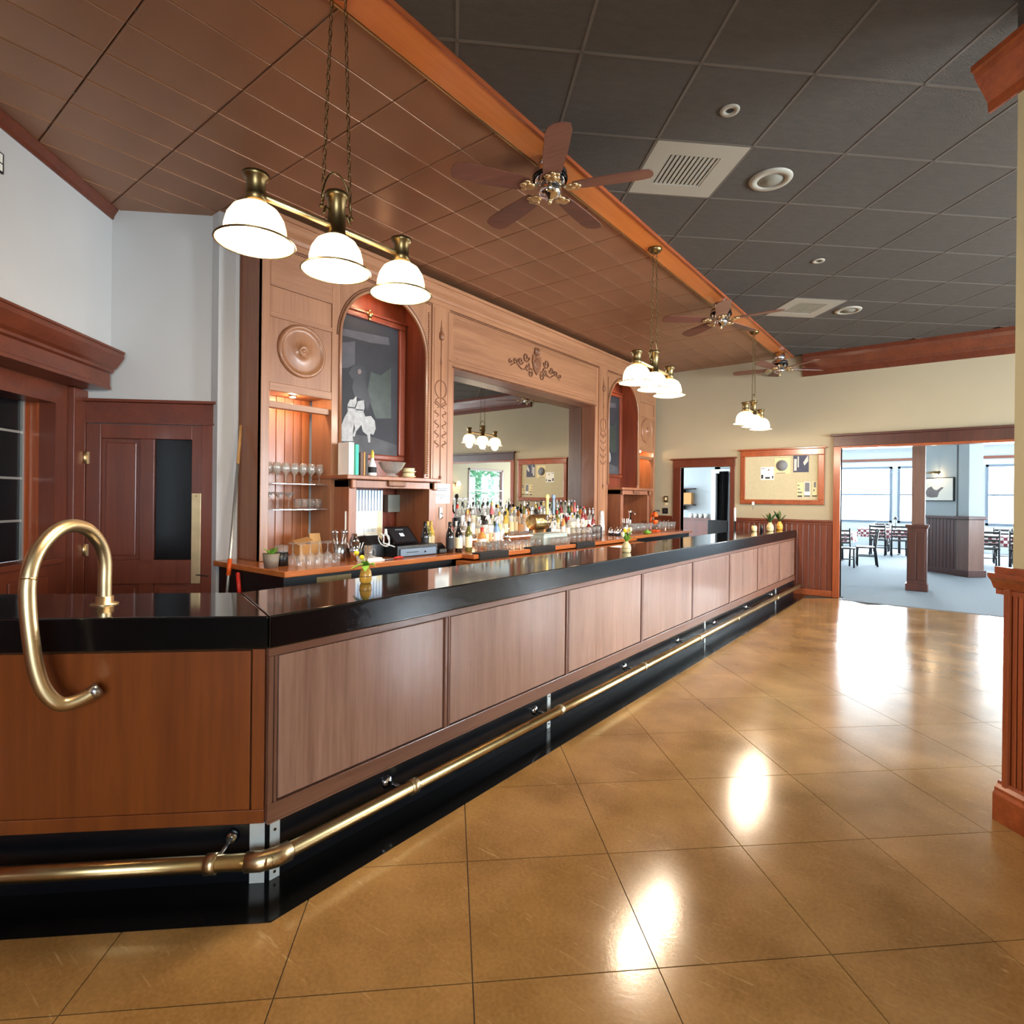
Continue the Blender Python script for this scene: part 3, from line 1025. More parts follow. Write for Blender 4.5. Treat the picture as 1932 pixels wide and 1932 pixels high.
build('shade', MB().cyl((*ab(11.35, 10.52), 2.21), (*ab(11.75, 10.52), 2.21), 0.025, n=12), 'antique_brass', pl_)
point_light('picture_light_glow', ab(11.55, 10.55) + (2.15,), 2.2, (1, 0.72, 0.42), 0.03)

# dining tables and chairs
def table(x, y, w, d, label, rz=0.0):
    t = thing('dining_table', label, 'table', (x, y, 0.008), rz, 'dining tables with checked cloths')
    build('tabletop', MB().box(-w / 2, w / 2, -d / 2, d / 2, 0.71, 0.735), 'mahogany_h', t, world_co=False)
    for sx in (-1, 1):
        build('leg', MB().cyl((sx * w * 0.28, 0, 0.02), (sx * w * 0.28, 0, 0.71), 0.035, n=10), 'black_plastic', t, world_co=False)
        build('foot', MB().box(sx * w * 0.28 - 0.03, sx * w * 0.28 + 0.03, -d * 0.35, d * 0.35, 0, 0.025), 'black_plastic', t, world_co=False)
    c = MB().box(-w / 2 - 0.006, w / 2 + 0.006, -d / 2 - 0.006, d / 2 + 0.006, 0.735, 0.743)
    e = w / 2 + 0.012, d / 2 + 0.012
    for (ax, ay), (bx, by) in (((-e[0], -e[1]), (e[0], -e[1])), ((e[0], -e[1]), (e[0], e[1])), ((e[0], e[1]), (-e[0], e[1])), ((-e[0], e[1]), (-e[0], -e[1]))):
        k = 14
        top, bot = [], []
        for i in range(k + 1):
            f = i / k
            wv = 0.012 * math.sin(i * 2.1)
            nx, ny = (0, -1) if by == ay and ay < 0 else (0, 1) if by == ay else (1, 0) if ax > 0 else (-1, 0)
            top.append((ax + (bx - ax) * f, ay + (by - ay) * f, 0.74))
            bot.append((ax + (bx - ax) * f + nx * (0.02 + wv), ay + (by - ay) * f + ny * (0.02 + wv), 0.50))
        c._add(top + bot, [(i, i + 1, k + 2 + i, k + 1 + i) for i in range(k)])
    cl = build('tablecloth', c, 'checked_cloth')
    cl.location = (x, y, 0.0085)
    cl.rotation_euler = (0, 0, rz)
    tag(cl, label.replace('dining table under a checked cloth', 'red and white checked tablecloth'), 'tablecloth', 'checked tablecloths')
    return t


table(-1.75, 20.4, 1.3, 0.8, 'dining table under a checked cloth left of the post, near the windows')
table(-0.25, 21.6, 1.2, 0.8, 'dining table under a checked cloth seen past the post, farthest back')
table(0.85, 18.6, 1.5, 0.85, 'dining table under a checked cloth seen at the right by the wall end')
table(-2.75, 17.2, 1.2, 0.8, 'dining table under a checked cloth nearest the left jamb')
ch = thing('ladder_back_chair', 'black ladder-back chair standing alone in front of the far dining tables', 'chair', (-1.78, 16.2, 0.008), R(100), 'black ladder-back dining chairs')
build('seat', MB().box(-0.21, 0.21, -0.21, 0.2, 0.43, 0.465), 'black_plastic', ch, world_co=False, bevel=0.01)
for sx in (-1, 1):
    build('leg', MB().cyl((sx * 0.185, 0.175, 0), (sx * 0.18, 0.17, 0.44), 0.018, 0.02, 8), 'black_plastic', ch, world_co=False)
    build('leg', MB().tube([(sx * 0.185, -0.24, 0), (sx * 0.185, -0.19, 0.45), (sx * 0.185, -0.25, 0.9)], 0.019, 8), 'black_plastic', ch, world_co=False)
for z in (0.56, 0.65, 0.74, 0.84):
    y_ = -0.2 - (z - 0.45) * 0.12
    build('slat', MB().box(-0.18, 0.18, y_ - 0.012, y_ + 0.006, z - 0.025, z + 0.025), 'black_plastic', ch, world_co=False)
build('stretcher', MB().cyl((-0.185, 0.17, 0.2), (0.185, 0.17, 0.2), 0.012, n=8).cyl((-0.185, 0.17, 0.24), (-0.185, -0.2, 0.24), 0.012, n=8).cyl((0.185, 0.17, 0.24), (0.185, -0.2, 0.24), 0.012, n=8), 'black_plastic', ch, world_co=False)
for x, y, rz, lb in ((-2.15, 15.5, 200, 'black ladder-back chair half hidden by the left jamb of the opening'),
                     (-1.85, 21.2 - 1.5, 0, 'black ladder-back chair with its back to the bar at the left checked table'),
                     (-1.35, 19.75, 8, 'black ladder-back chair beside the post at the left checked table'),
                     (-1.9, 21.15, 180, 'black ladder-back chair on the window side of the left checked table'),
                     (-0.35, 20.9, 0, 'black ladder-back chair at the farthest checked table'),
                     (0.55, 17.95, 5, 'black ladder-back chair at the left of the right checked table'),
                     (1.15, 17.95, -6, 'black ladder-back chair at the right of the right checked table'),
                     (0.9, 19.3, 180, 'black ladder-back chair on the window side of the right checked table'),
                     (-2.7, 16.5, 4, 'black ladder-back chair at the table nearest the left jamb'),
                     (-2.9, 17.9, 176, 'black ladder-back chair on the far side of the table by the left jamb')):
    dup(ch, (x, y, 0.008), R(rz), lb)
# napkins on tables
nk = tag(build('folded_napkin', MB()._add([(-.06, -.06, 0), (.06, -.06, 0), (.06, .06, 0), (-.06, .06, 0), (0, 0, .13)], [(3, 2, 1, 0), (0, 1, 4), (1, 2, 4), (2, 3, 4), (3, 0, 4)]), 'cloth_white'), 'white folded napkin at the front left of the left checked table', 'napkin', 'folded napkins')
nk.location = (-2.1, 20.2, 0.753)
for x, y, lb in ((-1.4, 20.2, 'white folded napkin at the front right of the left checked table'), (0.5, 18.4, 'white folded napkin at the left of the right checked table'), (1.2, 18.4, 'white folded napkin at the right of the right checked table')):
    dup(nk, (x, y, 0.753), 0, lb)
# table lamp by the window: dark stick lamp
for x, y, lb in ((-2.75, 17.3, 'slim dark table lamp on the table nearest the left jamb'), (-1.5, 20.6, 'slim dark table lamp on the left checked table')):
    t = thing('table_lamp', lb, 'lamp', (x, y, 0.753), 0, 'slim table lamps')
    build('base', MB().cyl((0, 0, 0), (0, 0, 0.02), 0.06, n=14), 'black_plastic', t, world_co=False)
    build('stem', MB().cyl((0, 0, 0.02), (0, 0, 0.3), 0.008, n=8), 'black_plastic', t, world_co=False)
    build('shade', MB().cyl((0, 0, 0.28), (0, 0, 0.36), 0.06, 0.03, n=14), 'black_plastic', t, world_co=False)
# ceiling lights of the dining room
for x, y, lb in ((-2.2, 19.0, 'rectangular pale ceiling light left of the post in the dining room'), (0.9, 19.5, 'rectangular pale ceiling light right of the wall end in the dining room')):
    t = thing('ceiling_light', lb, 'light fixture', (x, y, ZD), 0, 'dining room ceiling lights')
    build('housing', MB().box(-0.6, 0.6, -0.15, 0.15, -0.1, 0), 'grey_plastic', t, world_co=False)
    build('diffuser', MB().box(-0.58, 0.58, -0.13, 0.13, -0.115, -0.1), 'white_paint', t, world_co=False)
# wall sconce seen in the mirror
t = thing('wall_sconce', 'warm wall sconce on the dining room side wall', 'lamp', (5.46, 16.0, 2.05))
build('back_plate', MB().box(5.46, 5.5, 15.95, 16.05, 1.98, 2.12), 'antique_brass', t)
build('shade', MB().lathe([(0.04, 0.12), (0.09, 0.0)], 14, (5.36, 16.0, 2.06)), 'shade_glass', t)
build('arm', MB().tube([(5.46, 16, 2.05), (5.38, 16, 2.03), (5.36, 16, 2.08)], 0.008, 6), 'antique_brass', t)
point_light('sconce_glow', (5.33, 16.0, 2.05), 8, (1, 0.75, 0.42), 0.04)
# trees outside
def tree(x, y, hgt, label, seed):
    rr = random.Random(seed)
    t = thing('leafy_tree', label, 'tree', (x, y, -0.3), 0, 'trees outside the windows')
    build('trunk', MB().cyl((0, 0, 0), (0, 0, hgt * 0.5), 0.12, 0.07, 8), 'bark', t, world_co=False)
    f = MB()
    for k in range(1300):
        u, v, w2 = rr.gauss(0, 0.45), rr.gauss(0, 0.6), rr.gauss(0, 0.5)
        p = Vector((u * hgt * 0.32, v * hgt * 0.32, hgt * 0.52 + w2 * hgt * 0.34))
        a, b = rr.uniform(0, 6.3), rr.uniform(-0.8, 0.8)
        d1 = Vector((math.cos(a), math.sin(a), b)) * 0.12
        d2 = Vector((-math.sin(a), math.cos(a), rr.uniform(-.6, .6))) * 0.07
        f._add([p - d1, p + d2, p + d1, p - d2], [(0, 1, 2, 3)])
    fo = build('foliage', f, 'tree_leaf', t, world_co=False)
    fo['kind'] = 'stuff'


tree(8.6, 20.6, 4.6, 'green tree outside the dining window, reflected in the bar mirror', 1)
tree(11.5, 24.4, 5.5, 'farther green tree outside the dining window, reflected in the bar mirror', 2)
# back room furniture seen through the small doorway
cu = MB()
pts = []
k = 26
for i in range(k + 1):
    pts.append((-4.30 + 0.20 * i / k, 13.05 + 0.028 * math.sin(i * 1.5)))
cu._add([(x, y, 0.05) for x, y in pts] + [(x + 0.03, y, 2.2) for x, y in pts], [(i, i + 1, k + 2 + i, k + 1 + i) for i in range(k)], True)
tag(build('black_curtain', cu, 'black_cloth'), 'long black curtain at the right inside the small doorway', 'curtain')
struct('door_2', MB().box(-4.46, -4.36, 13.08, 13.2, 0, 2.16).box(-4.46, -3.0, 13.08, 13.2, 2.16, 2.25), 'white_paint')
t = thing('office_chair', 'black chair behind the bar end in the small doorway', 'chair', (-4.12, 12.3, 0))
build('seat', MB().box(-0.24, 0.24, -0.22, 0.22, 0.62, 0.69), 'black_plastic', t, world_co=False, bevel=0.02)
build('backrest', MB().box(-0.22, 0.22, 0.2, 0.25, 0.72, 1.12), 'black_plastic', t, world_co=False, bevel=0.02)
build('pillar', MB().cyl((0, 0, 0.05), (0, 0, 0.62), 0.03, n=10), 'chrome', t, world_co=False)
build('foot_base', MB().cyl((0, 0, 0), (0, 0, 0.05), 0.24, 0.1, n=16), 'black_plastic', t, world_co=False)
for k, z in enumerate((1.42, 1.80)):
    tag(build('wall_shelf', MB().box(-5.35, -4.85, 13.0, 13.2, z, z + 0.025).box(-5.12, -5.1, 13.0, 13.2, z - 0.1, z), 'book_dark'), ('lower' if k == 0 else 'upper') + ' narrow dark shelf on the blue back-room wall', 'shelf', 'back room shelves')
tag(build('light_wedge_block', MB().box(-5.3, -4.9, 13.03, 13.18, 1.447, 1.72), 'kraft', bevel=0.004), 'tan block standing in for a wedge of warm light on the lower back-room shelf', 'box')  # tan block puts the wedge of warm wall light into colour
cup = tag(build('white_cup', MB().lathe([(0, 0), (0.035, 0), (0.045, 0.1), (0.041, 0.1), (0.032, 0.008), (0, 0.008)], 12), 'white_paint'), 'white cup at the left end of the back-room ledge', 'cup', 'cups on the back room ledge')
cup.location = (-4.95, 13.14, 1.135)
for k, x in enumerate((-4.84, -4.72, -4.6)):
    dup(cup, (x, 13.14, 1.135), 0, 'white cup on the back-room ledge, ' + ORD[k + 1] + ' from the left')

# ================================================================== BAR
BXF = -2.158    # panel face
TX = -2.138     # counter edge
TZ0, TZ1 = 0.940, 1.072
YE = 10.44
k0 = Vector((TX, 1.191, 0))
aF = k0.dot(AX)              # front line of the left leg
bF = k0.dot(BX)
aB = aF + 0.575              # its back line
XI = -2.76                   # back line of the long leg
# inner corner: X = XI on line A = aB
yi = (aB - XI * AX.x) / AX.y
LB = -2.45                   # free end of the left leg
bar = thing('bar_counter', 'long L-shaped bar with black polished top and wooden panels', 'bar', (BXF, 1.2, 0))
top1 = build('countertop', MB().prism([(TX, 1.191), (TX, YE), (XI, YE), (XI, yi)], TZ0, TZ1), 'black_top', bar, bevel=0.006, seg=3)
top2 = build('countertop', MB().prism([(TX - 0.0015, 1.189), (XI - 0.0015, yi - 0.002), ab(aB, LB), ab(aF, LB)], TZ0, TZ1), 'black_top', bar, bevel=0.006, seg=3)
build('edge_band', MB().box(TX, TX + 0.003, 1.2, YE, TZ0 + 0.008, TZ1 - 0.007), 'edge_band', top1)
build('edge_band', MB().abox(aF - 0.003, aF, LB, bF - 0.004, TZ0 + 0.008, TZ1 - 0.007), 'edge_band', top2)
# carcass
aP = aF + 0.022
y0 = (aP - BXF * AX.x) / AX.y       # panel corner
build('carcass', MB().prism([(BXF - 0.02, y0 + 0.015), (BXF - 0.02, YE), (XI + 0.05, YE), (XI + 0.05, yi), ab(aB - 0.05, LB + 0.05), ab(aP + 0.02, LB + 0.05)], 0.245, TZ0), 'bar_frame', bar)
# long front: frame and panels
seams = [y0 + 0.005, 2.197, 3.397, 4.6, 5.803, 7.003, 8.21, 9.41, YE]
build('top_rail', MB().box(BXF - 0.02, BXF + 0.004, y0, YE, 0.905, TZ0), 'bar_frame_h', bar, bevel=0.003)
build('bottom_rail', MB().box(BXF - 0.02, BXF + 0.004, y0, YE, 0.245, 0.315), 'bar_frame_h', bar, bevel=0.003)
build('rail_line', MB().box(BXF - 0.02, BXF + 0.006, y0, YE, 0.238, 0.247), 'bar_frame_h', bar)
for i, (s0, s1) in enumerate(zip(seams, seams[1:])):
    build('stile', MB().box(BXF - 0.02, BXF + 0.003, s0 - 0.004, s0 + 0.016, 0.315, 0.905), 'bar_frame', bar, bevel=0.003)
    build('stile', MB().box(BXF - 0.02, BXF + 0.003, s0 + 0.021, s0 + 0.033, 0.315, 0.905), 'bar_frame', bar, bevel=0.003)
    build('panel', MB().box(BXF - 0.02, BXF - 0.002, s0 + 0.042, s1 - 0.014, 0.322, 0.9), 'bar_panel', bar, bevel=0.003)
# left leg front
build('end_panel', MB().abox(aP, aP + 0.02, LB + 0.05, bF - 0.075, 0.30, 0.93), 'bar_end', bar, bevel=0.003)
build('end_rail', MB().abox(aP - 0.004, aP + 0.02, LB + 0.05, bF - 0.018, 0.245, 0.30), 'bar_end', bar, bevel=0.003)
build('end_stile', MB().abox(aP - 0.003, aP + 0.02, bF - 0.068, bF - 0.02, 0.30, TZ0), 'bar_end', bar, bevel=0.003)
# kick base
build('kick_base', MB().prism([(BXF - 0.012, y0 + 0.02), (BXF - 0.012, YE), (XI + 0.1, YE), (XI + 0.1, yi), ab(aB - 0.1, LB + 0.1), ab(aP + 0.012, LB + 0.1)], 0.0025, 0.245), 'black_kick', bar)
xk = BXF - 0.012
ck = MB().box(xk, xk + 0.004, y0 + 0.018, y0 + 0.06, 0.0025, 0.243).abox(aP + 0.008, aP + 0.012, bF - 0.075, bF - 0.018, 0.0025, 0.243)
cb = build('corner_bracket', ck, 'zinc', bar)
for z in (0.03, 0.2):
    build('screw', MB().cyl((xk + 0.004, y0 + 0.038, z), (xk + 0.007, y0 + 0.038, z), 0.006, n=8), 'antique_brass', cb)
for y in (3.2, 6.2, 9.25):
    st = build('support_strip', MB().box(xk, xk + 0.005, y - 0.018, y + 0.018, 0.0025, 0.243), 'zinc', bar)
    for z in (0.03, 0.215):
        build('screw', MB().cyl((xk + 0.005, y, z), (xk + 0.008, y, z), 0.006, n=8), 'antique_brass', st)

# foot rail
XR, ZR, rR = -2.075, 0.145, 0.030
aR = aF - 0.062
yr = (aR - XR * AX.x) / AX.y
fr = thing('foot_rail', 'brass tube foot rail running along the base of the bar', 'foot rail', (XR, yr, ZR))
build('tube', MB().cyl((XR, yr, ZR), (XR, 10.42, ZR), rR, n=18), 'brass_dull', fr)
bR = XR * BX.x + yr * BX.y
build('tube', MB().cyl((*ab(aR, bR), ZR), (*ab(aR, LB + 0.05), ZR), rR, n=18), 'brass_dull', fr)
e0 = Vector((XR, yr, ZR))
build('elbow', MB().tube([e0 + Vector((0, 0.085, 0)), e0 + Vector((0, 0.03, 0)), e0 - BX * 0.03, e0 - BX * 0.085], rR * 1.22, 18), 'brass', fr)
for y in (1.9, 3.19, 4.47, 5.76, 7.02, 8.9):
    build('collar', MB().cyl((XR, y - 0.022, ZR), (XR, y + 0.022, ZR), rR * 1.18, n=18), 'brass', fr)
build('collar', MB().cyl((*ab(aR, bR - 0.19), ZR), (*ab(aR, bR - 0.23), ZR), rR * 1.25, n=18), 'brass', fr)
for y in (1.82, 3.04, 4.31, 5.44, 6.5, 7.72, 9.0):
    fl = build('flange', MB().lathe([(0.03, 0), (0.03, 0.006), (0.02, 0.012), (0.012, 0.016)], 14, (xk, y, 0.165), 'X'), 'chrome', fr)
    build('standoff', MB().cyl((xk, y, 0.165), (XR, y + 0.03, ZR + 0.01), 0.009, n=8), 'steel', fl)
fl = build('flange', MB().cyl((*ab(aP + 0.012, bR - 0.17), 0.19), (*ab(aP - 0.004, bR - 0.17), 0.19), 0.026, 0.018, n=14), 'chrome', fr)
build('standoff', MB().cyl((*ab(aP, bR - 0.17), 0.19), (*ab(aR, bR - 0.2), ZR), 0.009, n=8), 'steel', fl)

# bent brass hand rail
hr_ = thing('brass_hand_rail', 'bent brass tube hand rail hooking over the bar edge', 'hand rail', (*ab(2.63, -1.475), TZ1))
key = [(2.63, -1.475, TZ1 - 0.001), (2.63, -1.475, 1.16), (2.63, -1.476, 1.26), (2.60, -1.480, 1.335), (2.525, -1.486, 1.40), (2.42, -1.491, 1.419), (2.325, -1.494, 1.39), (2.25, -1.497, 1.325), (2.215, -1.498, 1.24), (2.205, -1.492, 1.14), (2.203, -1.478, 1.02), (2.205, -1.463, 0.92), (2.212, -1.442, 0.845), (2.228, -1.415, 0.795), (2.25, -1.39, 0.776), (2.285, -1.35, 0.785), (2.315, -1.318, 0.808)]
pts = [Vector((*ab(a, b), z)) for a, b, z in key]
# smooth with a Catmull-Rom spline
sm = []
for i in range(len(pts) - 1):
    p0, p1, p2, p3 = pts[max(0, i - 1)], pts[i], pts[i + 1], pts[min(len(pts) - 1, i + 2)]
    for j in range(5):
        t_ = j / 5
        sm.append(0.5 * ((2 * p1) + (p2 - p0) * t_ + (2 * p0 - 5 * p1 + 4 * p2 - p3) * t_ ** 2 + (3 * p1 - p0 - 3 * p2 + p3) * t_ ** 3))
sm.append(pts[-1])
build('tube', MB().tube(sm, 0.0258, 18), 'brass', hr_)
build('base_flange', MB().lathe([(0, 0), (0.052, 0), (0.052, 0.004), (0.033, 0.008), (0.033, 0.034), (0.027, 0.036)], 22, (*ab(2.63, -1.475), TZ1)), 'brass', hr_)
build('end_cap', MB().cyl(sm[-4], sm[-1] + (sm[-1] - sm[-3]) * 0.3, 0.0275, n=16), 'steel', hr_)
build('joint_ring', MB().cyl(pts[8] + Vector((0, 0, 0.006)), pts[8] - Vector((0, 0, 0.006)), 0.0262, n=18), 'brass_dull', hr_)


# ================================================================== BACK BAR
XB = -4.62                       # front face
CY0, CY1 = 2.481, 10.38
CM = (CY0 + CY1) / 2
ZT = 0.99                        # worktop
bbar = thing('back_bar', 'carved oak back bar with mirror, arched niches and tall pilasters', 'back bar', (XB, CM, ZT))


def mir(y):
    return 2 * CM - y


def bb(name, x0, x1, y0_, y1_, z0, z1, mat, par=bbar, bevel=0.004):
    return build(name, MB().box(x0, x1, y0_, y1_, z0, z1), mat, par, bevel=bevel)


Y_A, Y_B, Y_C, Y_D, Y_E, Y_F, Y_G = 2.481, 2.556, 3.164, 3.251, 4.36, 4.432, 4.706   # stile, bay, stile, niche, stile, pilaster
Y_M = 4.80                       # mirror opening
NX = XB - 0.33                   # niche back
MX = XB - 0.25                   # mirror plane
ZTOP = 3.72


def both(fn):
    fn(lambda y: y)
    fn(mir)


def side(f):
    # outer end
    bb('end_board', XBW + 0.005, XB - 0.002, f(Y_A), f(Y_A + 0.025), ZT + 0.001, ZTOP, 'oak_dark')
    bb('stile', XB - 0.05, XB, f(Y_A), f(Y_B), ZT + 0.001, ZTOP, 'oak')
    bb('stile', XB - 0.32, XB, f(Y_C), f(Y_D), ZT + 0.001, ZTOP, 'oak')
    bb('stile', XB - 0.32, XB, f(Y_E), f(Y_F), ZT + 0.001, ZTOP, 'oak')
    # bay: open shelves below, panels above
    bb('upper_panel', XB - 0.03, XB - 0.012, f(Y_B), f(Y_C), 3.12, 3.34, 'oak')
    bb('bay_rail', XB - 0.05, XB, f(Y_B), f(Y_C), 3.34, ZTOP, 'oak_h')
    bb('bay_rail', XB - 0.05, XB, f(Y_B), f(Y_C), 3.075, 3.12, 'oak_h')
    pn = bb('roundel_panel', XB - 0.03, XB - 0.008, f(Y_B), f(Y_C), 2.515, 3.075, 'oak')
    yc = (Y_B + Y_C) / 2
    build('roundel', MB().lathe([(0.235, 0), (0.235, 0.012), (0.222, 0.026), (0.205, 0.026), (0.195, 0.01), (0.17, 0.008), (0.10, 0.016), (0.048, 0.026), (0.045, 0.038), (0.036, 0.042), (0.030, 0.034), (0.02, 0.034), (0.016, 0.048), (0, 0.052)], 40, (XB - 0.008, f(yc), 2.83), 'X'), 'oak', pn)
    bb('bay_rail', XB - 0.05, XB, f(Y_B), f(Y_C), 2.445, 2.515, 'oak_h')
    bb('valance', XB - 0.10, XB - 0.03, f(Y_B), f(Y_C), 2.305, 2.36, 'oak_h')
    n = 7
    w_ = (Y_C - Y_B) / n
    for i in range(n):
        bb('back_board', XBW + 0.01, XBW + 0.03, f(Y_B + i * w_ + 0.002), f(Y_B + (i + 1) * w_ - 0.002), ZT + 0.001, 2.5, 'oak_orange', bevel=0.004)
    bb('bay_side', XBW + 0.03, XB - 0.05, f(Y_B - 0.05), f(Y_B), ZT + 0.001, 2.5, 'oak_orange')
    bb('bay_ceiling', XBW + 0.03, XB - 0.05, f(Y_B), f(Y_C), 2.46, 2.5, 'oak_dark')
    for z in (1.42, 1.648):
        build('glass_shelf', MB().box(XBW + 0.04, XB - 0.04, f(Y_B + 0.004), f(Y_C - 0.004), z, z + 0.008), 'clear_glass', bbar)
    # niche: back, sides, head
    bb('niche_back', XBW + 0.005, NX, f(Y_D), f(Y_E), ZT + 0.001, ZTOP, 'oak_red')
    bb('niche_side', NX, XB - 0.002, f(Y_E - 0.012), f(Y_E), ZT + 0.001, ZTOP, 'oak_red')
    bb('niche_side', NX, XB - 0.002, f(Y_D), f(Y_D + 0.012), ZT + 0.001, ZTOP, 'oak_red')
    rad = (Y_E - Y_D) / 2
    cy, cz = (Y_D + Y_E) / 2, 3.623 - rad
    m = MB()
    N_ = 28
    arc = [(cy - rad * math.cos(math.pi * i / N_), cz + rad * math.sin(math.pi * i / N_)) for i in range(N_ + 1)]
    topz = ZTOP
    for (ya, za), (yb, zb) in zip(arc, arc[1:]):
        q = [(XB, f(ya), za), (XB, f(yb), zb), (XB, f(yb), topz), (XB, f(ya), topz)]
        r_ = [(XB - 0.03, y, z) for _, y, z in q]
        m._add(q + r_, [(0, 1, 2, 3), (7, 6, 5, 4), (0, 4, 5, 1)])
    build('arch_spandrel', m, 'oak', bbar)
    path = [(XB + 0.004, f(Y_D + 0.004), 1.80)] + [(XB + 0.004, f(y), z) for y, z in arc] + [(XB + 0.004, f(Y_E - 0.004), 1.80)]
    build('arch_moulding', MB().tube(path, 0.017, 8), 'oak', bbar)
    path2 = [(XB + 0.004, f(cy + (y - cy) * 1.055), cz + (z - cz) * 1.055) for y, z in arc]
    build('arch_moulding', MB().tube(path2, 0.008, 6), 'carving', bbar)
    # beaded cord beside the niche
    bd = MB()
    for i in range(70):
        bd.ball((XB + 0.004, f(Y_E + 0.028), 1.78 + i * 0.026), 0.011, 6)
    o_ = build('bead_cord', bd, 'carving', bbar)
    o_['kind'] = 'stuff'
    # pilaster with carving
    ps = bb('pilaster', XB - 0.30, XB + 0.018, f(Y_F), f(Y_G), ZT + 0.001, ZTOP, 'oak')
    for yy in (Y_F + 0.025, Y_G - 0.03):
        build('pilaster_groove', MB().box(XB + 0.018, XB + 0.0205, f(yy), f(yy + 0.006), 1.2, 3.66), 'carving', ps)
    yp = f((Y_F + Y_G) / 2 + 0.0)
    x_ = XB + 0.020
    cv = MB()
    cv.tube([(x_, yp, 1.76), (x_, yp, 3.30)], 0.005, 6)
    cv.lathe([(0, 3.30), (0.02, 3.31), (0.036, 3.33), (0.034, 3.38), (0.018, 3.41), (0.012, 3.43), (0.016, 3.44), (0.006, 3.47), (0, 3.55)], 10, (x_, yp, 0))
    cv.lathe([(0, 3.02), (0.012, 3.05), (0.006, 3.12), (0, 3.14)], 8, (x_, yp, 0))
    cv.lathe([(0, 1.70), (0.012, 1.74), (0.022, 1.78), (0, 1.79)], 8, (x_, yp, 0))
    cv.tube([(x_, yp + 0.088 * math.cos(t * math.pi / 12), 2.76 + 0.10 * math.sin(t * math.pi / 12)) for t in range(24)], 0.007, 6, closed=True)
    for sgn in (-1, 1):
        for kz, hh in ((2.58, 0.045), (2.48, 0.04), (2.36, 0.05), (2.25, 0.045), (2.14, 0.045)):
            cv.tube([(x_, yp + sgn * (0.058 + 0.034 * math.sin(t * 0.9)), kz + hh * (1 - t / 4.0)) for t in range(8)], [0.004, 0.006, 0.008, 0.009, 0.009, 0.008, 0.006, 0.003], 6)
        cv.tube([(x_, yp + sgn * (0.03 + 0.05 * math.sin(t * 0.8)), 2.66 - 0.03 * t * 0.5) for t in range(8)], 0.006, 6)
    build('carved_ornament', cv, 'carving', ps)
    # till box under the niche
    z0b, z1b = ZT + 0.001, 1.70
    x1b = XB + 0.22
    ya, yb = Y_D - 0.045, Y_E - 0.045
    bx = bb('till_box_side', XB - 0.30, x1b, f(ya), f(ya + 0.085), z0b, z1b, 'oak_dark')
    bb('till_box_side', XB - 0.30, x1b, f(yb - 0.10), f(yb), z0b, z1b, 'oak_dark')
    bb('till_box_top', XB - 0.30, x1b, f(ya), f(yb), 1.63, z1b, 'oak_dark')
    bb('till_shelf', XB - 0.30, x1b + 0.045, f(ya - 0.05), f(yb + 0.03), 1.705, 1.745, 'oak_dark', bevel=0.008)
    bb('shelf_keystone', x1b, x1b + 0.03, f((ya + yb) / 2 - 0.11), f((ya + yb) / 2 + 0.11), 1.645, 1.705, 'carving', bevel=0.02)
    for yy in (ya + 0.01, yb - 0.06):
        bb('shelf_bracket', x1b, x1b + 0.035, f(yy), f(yy + 0.05), 1.62, 1.705, 'oak_dark', bevel=0.01)


both(side)
# mirror bay
bb('mirror_reveal', MX, XB - 0.002, Y_M - 0.02, Y_M, ZT + 0.001, 3.06, 'oak_dark')
bb('mirror_reveal', MX, XB - 0.002, mir(Y_M), mir(Y_M) + 0.02, ZT + 0.001, 3.06, 'oak_dark')
bb('mirror_reveal', MX, XB - 0.002, Y_M - 0.02, mir(Y_M) + 0.02, 3.04, 3.06, 'oak_dark')
bb('frame_post', XB - 0.25, XB, Y_G, Y_M - 0.02, ZT + 0.001, ZTOP, 'oak')
bb('frame_post', XB - 0.25, XB, mir(Y_M) + 0.02, mir(Y_G), ZT + 0.001, ZTOP, 'oak')
for dz in (0.0, 0.05):
    build('frame_moulding', MB().box(XB, XB + 0.012, Y_M - 0.03 - dz, mir(Y_M) + 0.03 + dz, 3.06 + dz, 3.075 + dz), 'oak_h', bbar, bevel=0.004)
bd = MB()
for i in range(110):
    bd.ball((XB + 0.004, Y_M - 0.02 + i * (mir(Y_M) - Y_M + 0.04) / 109, 3.05), 0.011, 6)
o_ = build('bead_cord', bd, 'carving', bbar)
o_['kind'] = 'stuff'
hp = bb('header_panel', XB - 0.2, XB - 0.006, Y_G, mir(Y_G), 3.06, ZTOP, 'oak_h')
for z in (3.16, 3.62):
    build('panel_line', MB().box(XB - 0.006, XB + 0.004, Y_M + 0.05, mir(Y_M) - 0.05, z - 0.006, z + 0.006), 'oak_h', hp, bevel=0.003)
build('mirror', MB().box(MX - 0.01, MX, Y_M - 0.02, mir(Y_M) + 0.02, ZT, 3.05), 'mirror_glass', bbar)
